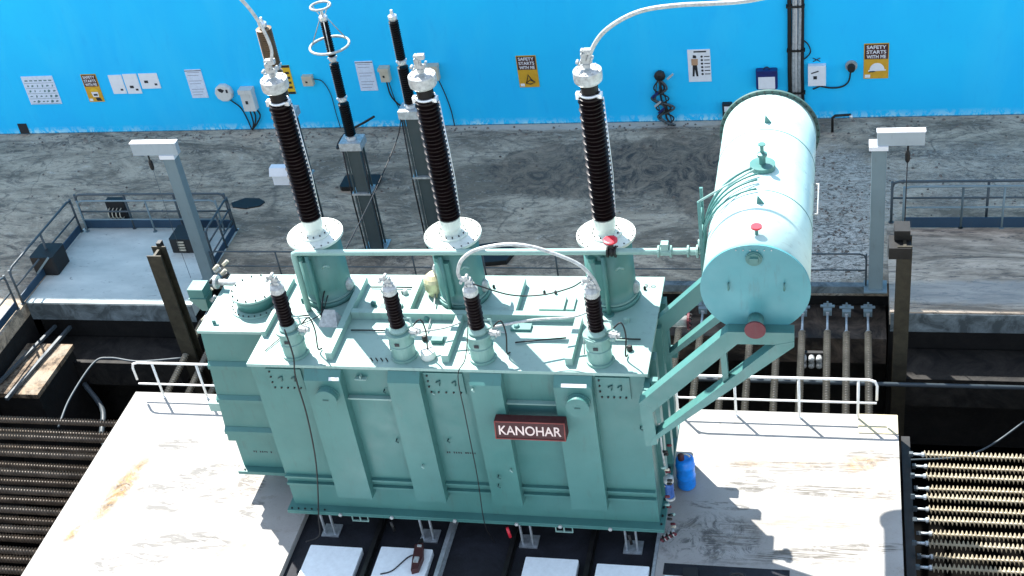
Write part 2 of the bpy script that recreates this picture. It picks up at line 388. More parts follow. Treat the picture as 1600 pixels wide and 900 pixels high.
# ------------------------------------------------------------------ setting
PX0, PX1, PY1 = -15.0, 1.08, 19.88          # platform
LX, RX = -19.4, 5.3                          # pit sides
g = MB()
g.box(-200, LX-.0, -40, 400, -.35, 0); g.box(RX, 200, -40, 400, -.35, 0)
g.box(LX, RX, 26.2, 400, -.35, 0); g.box(-14.95, 1.0, 24.1, 26.2, -.35, 0)
struct('ground', g, GROUND)
struct('left_pavement_slab', MB().box(LX+.003, -14.953, 23.0, 26.197, -.34, .006), SLAB)
struct('right_pavement_slab', MB().box(1.003, RX-.003, 23.1, 26.197, -.34, .006), SLABR)
f_ = MB(); f_.box(LX+.02, -14.96, 22.975, 23.0, -.5, -.02); f_.box(1.02, RX, 23.07, 23.1, -.5, -.03)
struct('slab_face', f_, FACE)
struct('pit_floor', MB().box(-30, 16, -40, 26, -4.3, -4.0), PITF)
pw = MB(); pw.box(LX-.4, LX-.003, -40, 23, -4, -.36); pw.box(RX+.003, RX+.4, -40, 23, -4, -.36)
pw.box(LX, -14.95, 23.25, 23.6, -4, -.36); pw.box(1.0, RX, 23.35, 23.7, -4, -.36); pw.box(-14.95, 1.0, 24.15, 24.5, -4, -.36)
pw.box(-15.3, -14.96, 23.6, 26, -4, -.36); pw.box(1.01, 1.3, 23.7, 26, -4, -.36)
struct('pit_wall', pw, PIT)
lg = MB(); lg.box(-14.9, .95, 22.95, 24.12, -1.3, -.62); struct('pit_ledge', lg, LEDGE)
lg = MB(); lg.box(1.3, RX, 22.3, 23.3, -1.9, -1.15); lg.box(LX, -15.4, 22.2, 23.2, -1.9, -1.2)
struct('lower_pit_ledge', lg, LEDGE2)
edge = MB(); edge.box(-14.9, .95, 23.93, 24.097, -.16, .02)
struct('pit_kerb', edge, FACE)
# platform with its recess
RL, RRt, RB = -9.9, -3.09, 16.75
pf = MB(); pf.box(PX0, RL, -2, PY1, -.45, 0); pf.box(RRt, PX1, -2, PY1, -.45, 0); pf.box(RL, RRt, RB, PY1, -.45, 0)
for x in (-14, -10.5, -7, -3.5, 0):
    for y in (2, 8, 14, 19): pf.box(x-.3, x+.3, y-.3, y+.3, -4, -.45)
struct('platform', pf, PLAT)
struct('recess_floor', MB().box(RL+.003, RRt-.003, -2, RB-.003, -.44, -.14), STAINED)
struct('recess_edge', MB().box(RRt-.06, RRt-.004, -2, RB-.01, -.13, .012), GALV)
ch = MB(); ch.box(-2.95, -.8, 15.60, 15.86, .001, .006)
struct('drain_strip', ch, STAINED)
ch = MB(); ch.box(-2.92, -.5, 8, 15.56, .001, .03, .02)
struct('pale_deck_strip', ch, PAD)
ch = MB(); ch.box(.35, 1.075, 19.35, 19.875, .001, .02, .01)
struct('deck_plate', ch, plain('cream deck plate', (.45, .40, .27), .8, 0, .1, 6))
for i, (a, b, y1) in enumerate(((-9.54, -8.52, 15.8), (-8.17, -7.18, 15.86), (-5.43, -4.47, 15.82), (-4.13, -3.2, 15.76))):
    o = MB().box(a, b, -1.5, y1, -.138, 0, .015).build('concrete_pad', PAD, org=((a+b)/2, y1, 0))
    tag(o, ['pale concrete pad furthest left in the dark recess before the transformer', 'pale concrete pad with the small red tool at its edge',
            'pale concrete pad right of the wide dark gap in the recess', 'pale concrete pad at the right end of the recess'][i], 'concrete pad', 'pale concrete pads in the recess before the transformer')
for i, x in enumerate((-8.35, -6.98, -5.75, -4.3)):
    t = MB(); t.box(x-.07, x+.07, -1.5, 16.7, -.137, -.12); t.box(x-.012, x+.012, -1.5, 16.7, -.12, -.04); t.box(x-.04, x+.04, -1.5, 16.7, -.04, -.005)
    tag(t.build('track_rail', GALV if i == 1 else DKST, org=(x, 15, -.13)), ['dark steel rail in the gap between the two left pads', 'bright worn steel rail right of the red tool', 'dark steel rail left of the third pale pad', 'dark steel rail between the two right pads'][i], 'rail', 'track rails in the recess')

# ------------------------------------------------------------------ blue wall and what hangs on it
WY = 31.2
wl = MB().box(-70, 60, WY, WY+.35, 0, 14.3).build('boundary_wall', WALLM, org=(-7, WY, 0))
tag(wl, 'tall bright blue painted wall across the back of the yard, paint flaking at its foot', 'wall')
def board(name, label, cat, x0, x1, z0, z1, mat, group=None, th=.02):
    t = thing(name, label, cat, (x0, WY, z0), group)
    MB().box(x0, x1, WY-th, WY-.002, z0, z1).build('panel', mat, t); return t
YF = WY-.024
BOXW = paint('off white box paint', (.62, .63, .60), .5, (.2, .18, .15), .5)
def quad(t, name, x0, x1, z0, z1, mat, y=YF): return MB().box(x0, x1, y, y+.003, z0, z1).build(name, mat, t)
# safety signs
def safety(x0, x1, z0, z1, lab, kind):
    t = board('safety_sign', lab, 'sign', x0, x1, z0, z1, ORANGE, 'ochre and maroon safety signs on the blue wall')
    W, H = x1-x0, z1-z0
    zs = z0+H*.56
    quad(t, 'header', x0+.02, x1-.02, zs, z1-.02, DKRED)
    for i, s_ in enumerate(('SAFETY', 'STARTS', 'WITH ME')):
        text_mesh(s_, W*.78, H*.10, x0+W*.11, zs+H*(.29-.135*i), YF-.003, 'lettering', WHITE, t, bold=.02)
    quad(t, 'corner_tag', x0+.03, x0+W*.27, z0+.03, z0+H*.12, WHITE, YF-.001)
    cx, cz = x0+W*.54, z0+H*.27
    if kind == 'hat':
        p = [(cx+W*.30*math.cos(R(a)), cz-.02+H*.2*math.sin(R(a))) for a in range(0, 181, 15)]
        MB().prismy([(a, b) for a, b in p][::-1], YF-.002, YF).build('helmet_picture', WHITE, t)
        MB().prismy([(cx-W*.36, cz-.06), (cx+W*.36, cz-.04), (cx+W*.36, cz-.01), (cx-W*.34, cz-.02)], YF-.004, YF-.002).build('helmet_brim', WHITE, t)
        MB().prismy([(cx-W*.34, cz-.09), (cx-W*.05, cz-.07), (cx-W*.1, cz-.045), (cx-W*.3, cz-.05)], YF-.006, YF-.004).build('visor', INK, t)
    elif kind == 'loop':
        MB().tube([(cx-.09, YF-.004, cz-.12), (cx-.02, YF-.004, cz+.12), (cx+.05, YF-.004, cz-.02), (cx+.14, YF-.004, cz-.1), (cx+.02, YF-.004, cz-.16), (cx-.1, YF-.004, cz-.13), (cx+.02, YF-.004, cz-.03), (cx+.1, YF-.004, cz-.08)], .014, 5).build('strap_picture', INK, t)
    else:
        MB().prismy([(cx+W*.27*math.cos(R(a)), cz+.10+H*.12*math.sin(R(a))) for a in range(180, -1, -20)], YF-.002, YF).build('helmet_picture', YEL, t)
        MB().prismy([(cx-.11, cz+.08), (cx+.11, cz+.08), (cx+.1, cz-.08), (cx-.08, cz-.08)], YF-.002, YF).build('face_picture', WHITE, t)
        MB().box(cx-.05, cx+.08, YF-.004, YF-.002, cz-.04, cz+.02).build('mask_picture', INK, t)
        MB().prismy([(cx-.02, cz-.1), (cx+.12, cz-.1), (cx+.16, z0+.03), (cx+.0, z0+.03)], YF-.002, YF).build('body_picture', INK, t)
    return t
safety(-21.28, -20.80, 1.04, 1.93, 'ochre safety sign with yellow helmet and face, leftmost of the safety signs', 'face')
safety(-8.40, -7.86, 1.15, 2.08, 'ochre safety sign with black strap picture, behind the gap between the bushings', 'loop')
safety(.50, 1.10, 1.14, 2.11, 'ochre safety sign with white helmet, right of the socket', 'hat')
# safety chart
t = board('safety_chart', 'large white chart of many small pictures at the left end of the blue wall', 'chart', -23.22, -22.2, 1.0, 1.92, PAPER)
random.seed(3)
mb = MB()
for r_ in range(5):
    z = 1.78-r_*.17; mb.box(-23.18, -22.24, YF, YF+.002, z-.085, z-.075)
    for c_ in range(6):
        x = -23.14+c_*.155
        if r_ == 0: mb.box(x, x+.1, YF, YF+.002, z-.02, z+.02); continue
        a, b = random.uniform(.02, .06), random.uniform(.015, .05)
        cx, cz = x+.06+random.uniform(-.02, .02), z-.0
        mb.prismy([(cx-a, cz-b), (cx+a*.3, cz-b*.8), (cx+a, cz+b*.2), (cx, cz+b), (cx-a*.8, cz+b*.3)], YF, YF+.002)
mb.build('pictures', plain('grey green print', (.10, .20, .22), .6), t)
# three papers
for i, (a, b, z0, z1) in enumerate(((-20.42, -20.0, 1.28, 1.88), (-19.96, -19.52, 1.27, 1.90), (-19.46, -18.88, 1.42, 1.90))):
    t = board('notice_paper', ['plain white notice right of the ochre face sign', 'middle one of the three white notices pinned in a row', 'squarer white notice at the right of the row of three'][i], 'notice', a, b, z0, z1, WHITE, 'three white notices in a row')
    if i: quad(t, 'picture', a+.12, a+.24, z0+.18, z0+.26, INK)
    quad(t, 'picture', b-.16, b-.08, z0+.1, z0+.16, INK)
for i, (a, b, z0, z1) in enumerate(((-18.0, -17.5, 1.08, 1.98), (-12.9, -12.4, 1.17, 2.07))):
    t = board('instruction_sheet', ['tall white instruction sheet left of the round white junction box', 'tall white instruction sheet between the two surge arresters'][i], 'notice', a, b, z0, z1, PAPER, 'tall printed instruction sheets')
    mb = MB()
    for k in range(9):
        if k in (2, 5): continue
        mb.box(a+.06, b-.06-.05*(k % 3), YF, YF+.002, z1-.1-k*.088, z1-.085-k*.088)
    mb.build('print', plain('grey print', (.25, .28, .38), .6), t)
    MB().box(a, b, YF+.001, YF+.003, z1-.05, z1-.03).build('header_line', INK, t)
# clothing sign with a man
t = board('clothing_sign', 'white sign showing a man in work clothes beside a list of symbols', 'sign', -3.88, -3.30, 1.18, 2.10, WHITE)
x0 = -3.82
fig = MB(); cx = x0+.11
fig.mat(INK).prismy([(cx-.07, 1.34), (cx-.02, 1.34), (cx, 1.55), (cx+.03, 1.34), (cx+.08, 1.34), (cx+.06, 1.66), (cx-.05, 1.66)], YF-.002, YF)
fig.mat(SKIN).prismy([(cx-.08, 1.66), (cx+.08, 1.66), (cx+.09, 1.84), (cx-.08, 1.84)], YF-.002, YF)
fig.mat(INK).prismy([(cx-.04, 1.86), (cx+.05, 1.86), (cx+.05, 1.93), (cx-.03, 1.95)], YF-.002, YF)
fig.build('man_picture', None, t)
mb = MB()
for k in range(6):
    z = 1.90-k*.1; mb.lathe((x0+.30, YF+.002, z), [(.032, 0), (.032, .003)], 10, '-y'); mb.box(x0+.36, x0+.5, YF, YF+.002, z-.012, z+.012)
mb.box(x0+.1, x0+.42, YF, YF+.002, 2.02, 2.06); mb.build('symbols', INK, t)
# yellow board behind bushing, junction boxes etc.
t = board('warning_board', 'yellow board with dark rim, half hidden behind the left bushing', 'sign', -15.2, -14.83, 1.13, 2.02, YEL)
quad(t, 'rim', -15.2, -14.83, 1.95, 2.02, INK); quad(t, 'rim', -15.2, -14.83, 1.13, 1.2, INK)
for k in range(4): quad(t, 'letter', -15.0, -14.88, 1.3+k*.15, 1.37+k*.15, INK)
t = thing('junction_box', 'round white junction box with black marks, left end of the wall gear', 'junction box', (-16.96, WY, 1.25))
MB().lathe((-16.96, WY-.002, 1.25), [(.27, 0), (.27, .10), (.24, .14)], 10, '-y').build('housing', BOXW, t)
MB().prismy([(-17.06, 1.33), (-16.98, 1.28), (-16.9, 1.36), (-17.0, 1.42), (-17.1, 1.4)], WY-.148, WY-.142).build('mark', INK, t)
MB().box(-16.86, -16.8, WY-.148, WY-.142, 1.28, 1.38).build('mark', INK, t)
def cable(name, label, pts, r=.02, mat=BLACKR, cat='cable', group=None, seg=6, n=8):
    o = MB().tube(smoothpath(pts, n), r, seg).build(name, mat, org=tuple(pts[0])); return tag(o, label, cat, group)
cable('wall_cable', 'black cable hanging from the round white junction box', [(-16.85, WY-.06, 1.02), (-16.6, WY-.05, .75), (-16.5, WY-.05, .4), (-16.45, WY-.05, .05)], .018)
def jbox(name, label, x0, x1, z0, z1, mat, d=.16, lid=True, group=None):
    t = thing(name, label, 'junction box', ((x0+x1)/2, WY, z0), group)
    MB().box(x0, x1, WY-d, WY-.002, z0, z1, 0).build('housing', mat, t)
    if lid: MB().box(x0-.02, x1+.02, WY-d-.05, WY-.01, z1-.16*(z1-z0), z1+.03).build('lid', mat, t)
    MB().box(x0+(x1-x0)*.3, x0+(x1-x0)*.5, WY-d-.012, WY-d-.002, z0+(z1-z0)*.35, z0+(z1-z0)*.5).build('latch', INK, t)
    return t
jbox('junction_box', 'white switch box with lid right of the round junction box, three cables below', -16.42, -16.06, .72, 1.38, BOXW, .22)
for k, dx in enumerate((-.1, 0, .12)):
    cable('wall_cable', ['leftmost of the three black cables below the white switch box', 'middle one of the three black cables below the white switch box', 'rightmost of the three black cables below the white switch box'][k], [(-16.22+dx, WY-.1, .72), (-16.2+dx*1.2, WY-.08, .5), (-16.28+dx*.5, WY-.08, .25), (-16.42, WY-.08, .04)], .022)
jbox('junction_box', 'small beige junction box between left bushing and ringed surge arrester', -14.5, -14.2, 1.42, 1.72, BEIGE, .14, False)
cable('wall_cable', 'thin dark cable looping from the small beige junction box to the ground', [(-14.2, WY-.06, 1.6), (-13.95, WY-.04, 1.5), (-13.8, WY-.04, 1.1), (-13.78, WY-.04, .5), (-13.75, WY-.04, .03)], .012)
jbox('junction_box', 'beige lidded junction box right of the white instruction sheet', -12.2, -11.95, 1.5, 1.9, BEIGE, .18)
cable('wall_cable', 'thick black cable from the beige lidded box curving right and down', [(-12.08, WY-.1, 1.5), (-12.05, WY-.05, 1.0), (-11.8, WY-.05, .65), (-11.4, WY-.05, .4), (-11.1, WY-.06, .3)], .022)
cable('wall_cable', 'thin cable from the beige lidded box falling to the foot of the wall', [(-12.02, WY-.1, 1.5), (-11.95, WY-.05, .8), (-11.8, WY-.05, .4), (-11.72, WY-.05, .03)], .012)
jbox('junction_box', 'grey junction box on the wall behind the middle bushing', -10.84, -10.56, 1.5, 1.92, BEIGE, .18)
cable('wall_cable', 'black cable dropping from the grey box behind the middle bushing', [(-10.6, WY-.1, 1.5), (-10.5, WY-.05, 1.0), (-10.42, WY-.05, .5), (-10.4, WY-.05, .03)], .016)
# hose bunch
hb = thing('cable_bunch', 'tangled black cables and plugs hanging from a bracket on the blue wall', 'cables', (-4.6, WY, 0))
MB().lathe((-4.62, WY-.02, 1.42), [(.13, 0), (.15, .1), (.05, .16)], 10, '-y').build('bracket', DKST, hb)
random.seed(11)
for k in range(9):
    a = random.uniform(-.3, .3); b = random.uniform(-.25, .3)
    MB().tube(smoothpath([(-4.62+a*.3, WY-.1, 1.4), (-4.66+b*.7, WY-.12, 1.05), (-4.6+a, WY-.1, .75), (-4.58+b, WY-.14, .5), (-4.5+a*.9, WY-.12, .2), (-4.4+b*.4, WY-.25, .03)], 6), random.uniform(.016, .03), 6).build('cable', [BLACKR, DKST, RAILG][k % 3], hb)
for k, (x, z) in enumerate(((-4.85, .82), (-4.8, .55), (-4.72, .35), (-4.42, 1.35))): MB().bar((x, WY-.15, z), (x+.16, WY-.18, z+.16), .05, .05).build('plug', ALU if k % 2 else NAVY, hb)
# blue box, conduit, white box, socket
t = thing('instrument_box', 'dark blue box with white front on the wall above the conservator', 'box', (-1.9, WY, 1.0))
MB().box(-2.16, -1.62, WY-.2, WY-.002, 1.0, 1.52, .04).build('housing', NAVY, t); MB().box(-2.1, -1.68, WY-.21, WY-.201, 1.02, 1.36).build('label_plate', WHITE, t)
MB().tube(arc((-1.89, WY-.1, 1.52), .07, 0, 180), .015, 6).build('handle', INK, t)
cd = thing('conduit_bundle', 'bundle of grey and black pipes climbing the blue wall behind the conservator', 'pipes', (-1.15, WY, 0))
for k, (dx, m_, r_) in enumerate(((-.16, DKST, .05), (-.07, GALV, .045), (.0, ALU, .04), (.08, GALV, .045), (.16, BLACKR, .04))):
    MB().tube([(-1.15+dx, WY-.07, 14.2), (-1.15+dx, WY-.07, 6), (-1.14+dx+.02*(k % 2), WY-.07, 3), (-1.15+dx-.01, WY-.07, 1.5), (-1.15+dx, WY-.07, .02)], r_, 8).build('pipe', m_, cd)
for z in (.8, 2.0, 3.2, 5): MB().box(-1.38, -.93, WY-.14, WY-.002, z, z+.05).build('bracket', DKST, cd)
cable('wall_cable', 'small dark cable loop beside the conduit bundle', [(-.98, WY-.05, 2.3), (-.85, WY-.05, 2.15), (-.8, WY-.05, 1.95), (-.9, WY-.05, 1.8), (-.97, WY-.05, 1.75)], .016)
t = jbox('junction_box', 'white square box with cross handles right of the conduit bundle', -.86, -.42, 1.04, 1.60, WHITE, .15, False)
MB().tube([(-.74, WY-.06, 1.68), (-.56, WY-.06, 1.78)], .012, 5).build('handle', INK, t); MB().tube([(-.74, WY-.06, 1.78), (-.56, WY-.06, 1.68)], .012, 5).build('handle', INK, t)
MB().bar((-.78, WY-.158, 1.40), (-.6, WY-.158, 1.46), .006, .03).build('marking', INK, t)
MB().tube([(-.74, WY-.06, .9), (-.56, WY-.06, .98)], .02, 5).build('gland', INK, t)
t = thing('wall_socket', 'round black plug in a grey socket between white box and helmet sign', 'socket', (.2, WY, 1.5))
MB().lathe((.2, WY-.002, 1.52), [(.15, 0), (.15, .05)], 16, '-y').build('socket_plate', GALV, t); MB().lathe((.2, WY-.052, 1.5), [(.1, 0), (.09, .14)], 14, '-y').build('plug', BLACKR, t)
cable('wall_cable', 'dark cable from the white square box round to the wall socket', [(-.64, WY-.06, 1.0), (-.3, WY-.05, .92), (-.02, WY-.05, .95), (.14, WY-.05, 1.1), (.19, WY-.08, 1.42)], .022)
jbox('meter_box', 'small black box with white face low on the wall left of the conservator', -3.05, -2.8, .14, .56, INK, .14, False)
quad(bpy.data.objects['meter_box'], 'face_plate', -3.0, -2.84, .34, .5, WHITE, WY-.15)
t = board('vent_plate', 'small dark vent at the left foot of the blue wall', 'vent', -23.95, -23.65, 0.02, .36, INK)
t = thing('tap_stand', 'dark bent standpipe at the foot of the wall right of the conservator', 'pipe', (-.2, 30.6, 0))
MB().tube([(-.25, 30.5, .01), (-.25, 30.5, .42), (-.18, 30.5, .48), (.2, 30.5, .5)], .035, 7).build('pipe', DKST, t)
MB().tube([(.2, 30.5, .5), (.22, 30.5, .38)], .045, 7).build('spout', ALU, t)

# ------------------------------------------------------------------ railings
def railing(name, label, pts, h=1.0, mid=(.5,), step=1.2, mat=RAILG, r=.026, kick=None, group=None, posts=None, ends=(1, 1), z0=0.006):
    t = thing(name, label, 'railing', (pts[0][0], pts[0][1], z0), group)
    P = [Vector((x, y, 0)) for x, y in pts]
    top = MB()
    a, b = P[0], P[-1]; d0 = (P[1]-P[0]).normalized(); d1 = (P[-1]-P[-2]).normalized()
    line = [a+Vector((0, 0, z0+h-.15))+d0*.0, a+d0*.04+Vector((0, 0, z0+h-.04)), a+d0*.15+Vector((0, 0, z0+h))]
    if ends[0]: line = [a+Vector((0, 0, z0+(.0 if ends[0] == 2 else h*.5)))]+line
    for q in P[1:-1]: line.append(q+Vector((0, 0, z0+h)))
    line += [b-d1*.15+Vector((0, 0, z0+h)), b-d1*.04+Vector((0, 0, z0+h-.04)), b+Vector((0, 0, z0+h-.15))]
    if ends[1]: line.append(b+Vector((0, 0, z0+(.0 if ends[1] == 2 else h*.5))))
    top.tube(line, r, 8).build('top_rail', mat, t)
    for mz in mid: MB().tube([p+Vector((0, 0, z0+h*mz)) for p in P], r*.8, 8).build('mid_rail', mat, t)
    for i in range(len(P)-1):
        L = (P[i+1]-P[i]).length; n = max(1, round(L/step)); d = (P[i+1]-P[i])
        fr = posts if posts else [k/n for k in range(n+1)]
        for f in fr:
            q = P[i]+d*f
            MB().tube([q+Vector((0, 0, z0)), q+Vector((0, 0, z0+h))], r, 8).lathe(q+Vector((0, 0, z0)), [(.06, 0), (.06, .012)], 8).build('post', mat, t)
        if kick:
            nn = Vector((-d.y, d.x, 0)).normalized()*.012; dd = d.normalized()*.02
            A, B = P[i]+dd, P[i+1]-dd
            MB().hexa([A-nn+Vector((0, 0, z0+.02)), B-nn+Vector((0, 0, z0+.02)), B+nn+Vector((0, 0, z0+.02)), A+nn+Vector((0, 0, z0+.02)), A-nn+Vector((0, 0, z0+kick)), B-nn+Vector((0, 0, z0+kick)), B+nn+Vector((0, 0, z0+kick)), A+nn+Vector((0, 0, z0+kick))]).build('kick_plate', BLUEK, t)
    return t
railing('railing', 'dark railing slanting up the left side of the pale slab', [(-19.45, 22.95), (-19.38, 26.05)], 1.0, (.5,), 1.5, RAILG, .03, .22)
railing('railing', 'grey railing across the back of the left pale slab', [(-19.3, 26.2), (-15.1, 26.2)], 1.05, (.5,), 1.4, RAILG, .03, .25)
railing('railing', 'pale lower handrail in front of the back railing of the left slab', [(-19.2, 26.05), (-15.3, 26.05)], .95, (.4,), 1.95, GREYST, .022)
railing('railing', 'dark railing on the right side of the left slab beside the tall post', [(-15.0, 26.1), (-14.97, 24.6)], 1.0, (.33, .66), .75, RAILG, .028, .2)
railing('railing', 'railing on the yard edge at the far left, before the pale slab', [(-19.5, 19.5), (-19.48, 22.75)], 1.0, (.5,), 1.6, RAILG, .03, .22)
railing('railing', 'long thin dark railing behind the transformer along the pit edge', [(-14.65, 23.98), (.52, 23.98)], .85, (.5,), 1.78, RAILG, .02, None, None, None, (2, 2))
railing('railing', 'pale grey railing with blue kick plate behind the right slab', [(1.35, 26.2), (2.6, 26.2), (5.2, 26.2)], 1.1, (.5,), 1.0, GREYST, .026, .28)
railing('railing', 'dark railing standing behind the pale one at the right slab', [(1.1, 26.42), (5.2, 26.42)], 1.1, (.6,), 1.9, RAILG, .03)
railing('railing', 'white railing on the left back edge of the sunlit platform', [(-14.75, 19.75), (-12.3, 19.75)], .95, (.38,), 1.0, RAILW, .026, None, None, (.2, .62), (1, 0), 0.0)
railing('railing', 'white railing on the right back edge of the sunlit platform', [(-3.1, 19.75), (.68, 19.75)], .99, (.42,), 1.2, RAILW, .026, None, None, (0, .3, .62, .91), (0, 1), 0.0)

# ------------------------------------------------------------------ tall posts with head beams
PALEST = paint('pale grey head paint', (.34, .40, .43), .5)
def head_post(x, y, label, flip=1, extra=.0):
    t = thing('crane_post', label, 'post', (x, y, 0), 'grey steel posts with boxed heads')
    p = MB(); w_ = .14
    p.box(x-w_, x+w_, y-.12, y-.10, .02, 3.5); p.box(x-w_, x+w_, y+.10, y+.12, .02, 3.5); p.box(x-.012, x+.012, y-.1, y+.1, .02, 3.5); p.box(x-w_-.004, x-w_+.014, y-.124, y+.124, .02, 3.5); p.box(x+w_-.014, x+w_+.004, y-.124, y+.124, .02, 3.5)
    p.build('column', GREYST, t)
    MB().box(x-.24, x+.24, y-.22, y+.22, .003, .03).build('base_plate', GREYST, t)
    MB().box(x-.2, x+.17, y-.15, y+.15, 3.502, 3.60).build('cap_plate', WHITE, t)
    a, b = (x-.05, x+.86) if flip > 0 else (x-.84, x+.28)
    MB().box(a, b, y-.12, y+.02, 3.602, 3.90).build('head_box', PALEST, t)
    MB().box(a-.01, b+.01, y-.13, y+.03, 3.902, 3.925).build('head_cover', WHITE, t)
    hx = x+.55*flip+.0
    MB().tube([(hx, y, 3.6), (hx, y, 3.4)], .02, 6).lathe((hx, y, 3.15), [(.03, 0), (.05, .05), (.05, .2), (.03, .26)], 8).build('hook', BLACKR, t)
    return t, hx
tl, hxl = head_post(-14.85, 24.0, 'grey steel post with boxed head left of the transformer', -1)
tr, hxr = head_post(.72, 23.95, 'grey steel post with boxed head right of the conservator', 1)
tag(MB().tube([(hxr, 23.95, 3.15), (hxr, 23.95, 1.6), (hxr-.02, 23.95, .9)], .012, 5).build('chain', BLACKR, org=(hxr, 23.95, 3.1)), 'thin black chain hanging from the head of the right post', 'chain')
tag(MB().tube([(hxl, 24.0, 3.15), (hxl-.02, 24.0, 1.6), (hxl+.02, 24.0, .05)], .006, 5).build('wire', RAILG, org=(hxl, 24, 3.1)), 'thin wire hanging from the head of the left post', 'wire')

# dark pit columns
def pit_col(x, y, z1, label, w_=.14, dark=OLIVE, head=True):
    t = thing('pit_column', label, 'steel column', (x, y, -4), 'dark steel columns standing in the pit')
    c = MB(); d = .16
    c.box(x-w_, x+w_, y-d, y-d+.03, -4, z1); c.box(x-w_, x+w_, y+d-.03, y+d, -4, z1+.05); c.box(x-.03, x+.03, y-d+.03, y+d-.03, -4, z1)
    c.build('column', dark, t)
    if head: MB().box(x-.3, x+.12, y-d-.03, y+d+.1, z1-.28, z1-.02).box(x-.2, x+.1, y+.05, y+.4, z1, z1+.22).build('head', DKST, t)
    else: MB().box(x-.05, x+.05, y+d+.002, y+d+.14, z1-.3, z1+.12).build('head', DKST, t)
    return t
pit_col(-14.72, 22.0, 2.25, 'dark olive steel column rising from the pit left of the transformer', .17, OLIVE, False)
pit_col(1.2, 22.3, 2.35, 'dark steel column with black head rising from the pit on the right')

# ------------------------------------------------------------------ ribbed rods
def ribbed(x, L, pitch, r0, r1, seg, mat, name):
    mb = MB(); mb.tube([(0, 0, 0), (L, 0, 0)], r0, 8)
    turns = int(L/pitch); b = len(mb.v); n = turns*seg
    for i in range(n+1):
        a = 2*math.pi*i/seg; px = pitch*i/seg
        c, s_ = math.cos(a), math.sin(a)
        mb.v += [(px-pitch*.16, r0*c, r0*s_), (px, r1*c, r1*s_), (px+pitch*.16, r0*c, r0*s_)]
    for i in range(n):
        q = b+3*i
        mb.face([q, q+1, q+4, q+3]); mb.face([q+1, q+2, q+5, q+4])
    return mb
def rod_thing(mesh_mb, mat, label, group, start, z, endlen, clampmat, dirv='x', L=5):
    t = mesh_mb.build('ribbed_rod', mat, org=(0, 0, 0)); t.location = start; tag(t, label, 'rod', group)
    MB().tube([(-endlen, 0, 0), (.02, 0, 0)], .028, 7).lathe((-.06, 0, 0), [(.03, 0), (.05, .02), (.05, .06)], 8, 'x').build('end_rod', GALV, t)
    MB().box(-endlen-.05, -endlen+.02, -.035, .035, -.04, .04).build('clamp', clampmat, t)
    return t
def rodcopy(o, loc, rot=None, label=None):
    c = dup(o, (0, 0, 0), label); j = random.uniform
    c.location = (loc[0]+j(-.03, .03), loc[1]+j(-.02, .02)*(rot is None), loc[2]+j(-.02, .02))
    c.rotation_euler = (j(0, 6), j(-.004, .006), j(-.005, .005)) if rot is None else (rot[0], rot[1]+j(-.01, .01), rot[2]+j(-.008, .008))
    return c
# right side rows run along +x
rr = ribbed(0, 3.72, .074, .022, .086, 12, CREAMROD, 'r')
up = rod_thing(rr, CREAMROD, 'cream ribbed rod of the upper tier crossing the pit right of the platform', 'upper ribbed rods right of the platform', (1.55, 19.2, -.35), 0, .22, RAILG)
lo = rodcopy(up, (1.62, 19.25, -.72), None, 'cream ribbed rod of the lower tier crossing the pit right of the platform'); lo['group'] = 'lower ribbed rods right of the platform'
ORD = ['nearest the back', 'second', 'third', 'fourth', 'fifth', 'sixth', 'seventh', 'eighth', 'ninth', 'tenth', 'eleventh', 'twelfth', 'thirteenth', 'fourteenth', 'fifteenth', 'sixteenth', 'seventeenth', 'eighteenth', 'nineteenth', 'twentieth', 'twenty first', 'twenty second', 'twenty third', 'twenty fourth', 'twenty fifth', 'twenty sixth', 'twenty seventh', 'twenty eighth', 'twenty ninth', 'thirtieth', 'thirty first']
def ordl(k): return (ORD[k]+' from the back') if k else 'backmost'
up['label'] = 'backmost cream ribbed rod of the upper tier right of the platform'; lo['label'] = 'backmost cream ribbed rod of the lower tier right of the platform'
for k in range(1, 9):
    rodcopy(up, (1.55, 19.2-.558*k, -.35), None, ordl(k)+' of the upper cream ribbed rods right of the platform'); rodcopy(lo, (1.62, 19.25-.558*k, -.72), None, ordl(k)+' of the lower cream ribbed rods right of the platform')
bmr = MB(); bmr.box(1.16, 1.32, 0, 19.9, -1.0, -.55); 
tag(bmr.build('support_beam', DKST, org=(1.24, 19, -1)), 'dark steel beam beside the right edge of the platform carrying the ribbed rods', 'beam')
# left side rows
lr = ribbed(0, 4.1, .07, .034, .084, 10, BROWNROD, 'l')
upl = rod_thing(lr, BROWNROD, 'dusty brown ribbed rod of the upper tier crossing the pit left of the platform', 'upper ribbed rods left of the platform', (-19.0, 19.22, -.35), 0, .25, BEIGE)
lol = rodcopy(upl, (-18.95, 19.27, -.72), None, 'dusty brown ribbed rod of the lower tier crossing the pit left of the platform'); lol['group'] = 'lower ribbed rods left of the platform'
upl['label'] = 'backmost brown ribbed rod of the upper tier left of the platform'; lol['label'] = 'backmost brown ribbed rod of the lower tier left of the platform'
for k in range(1, 11):
    rodcopy(upl, (-19.0, 19.22-.525*k, -.35), None, ordl(k)+' of the upper brown ribbed rods left of the platform'); rodcopy(lol, (-18.95, 19.27-.525*k, -.72), None, ordl(k)+' of the lower brown ribbed rods left of the platform')
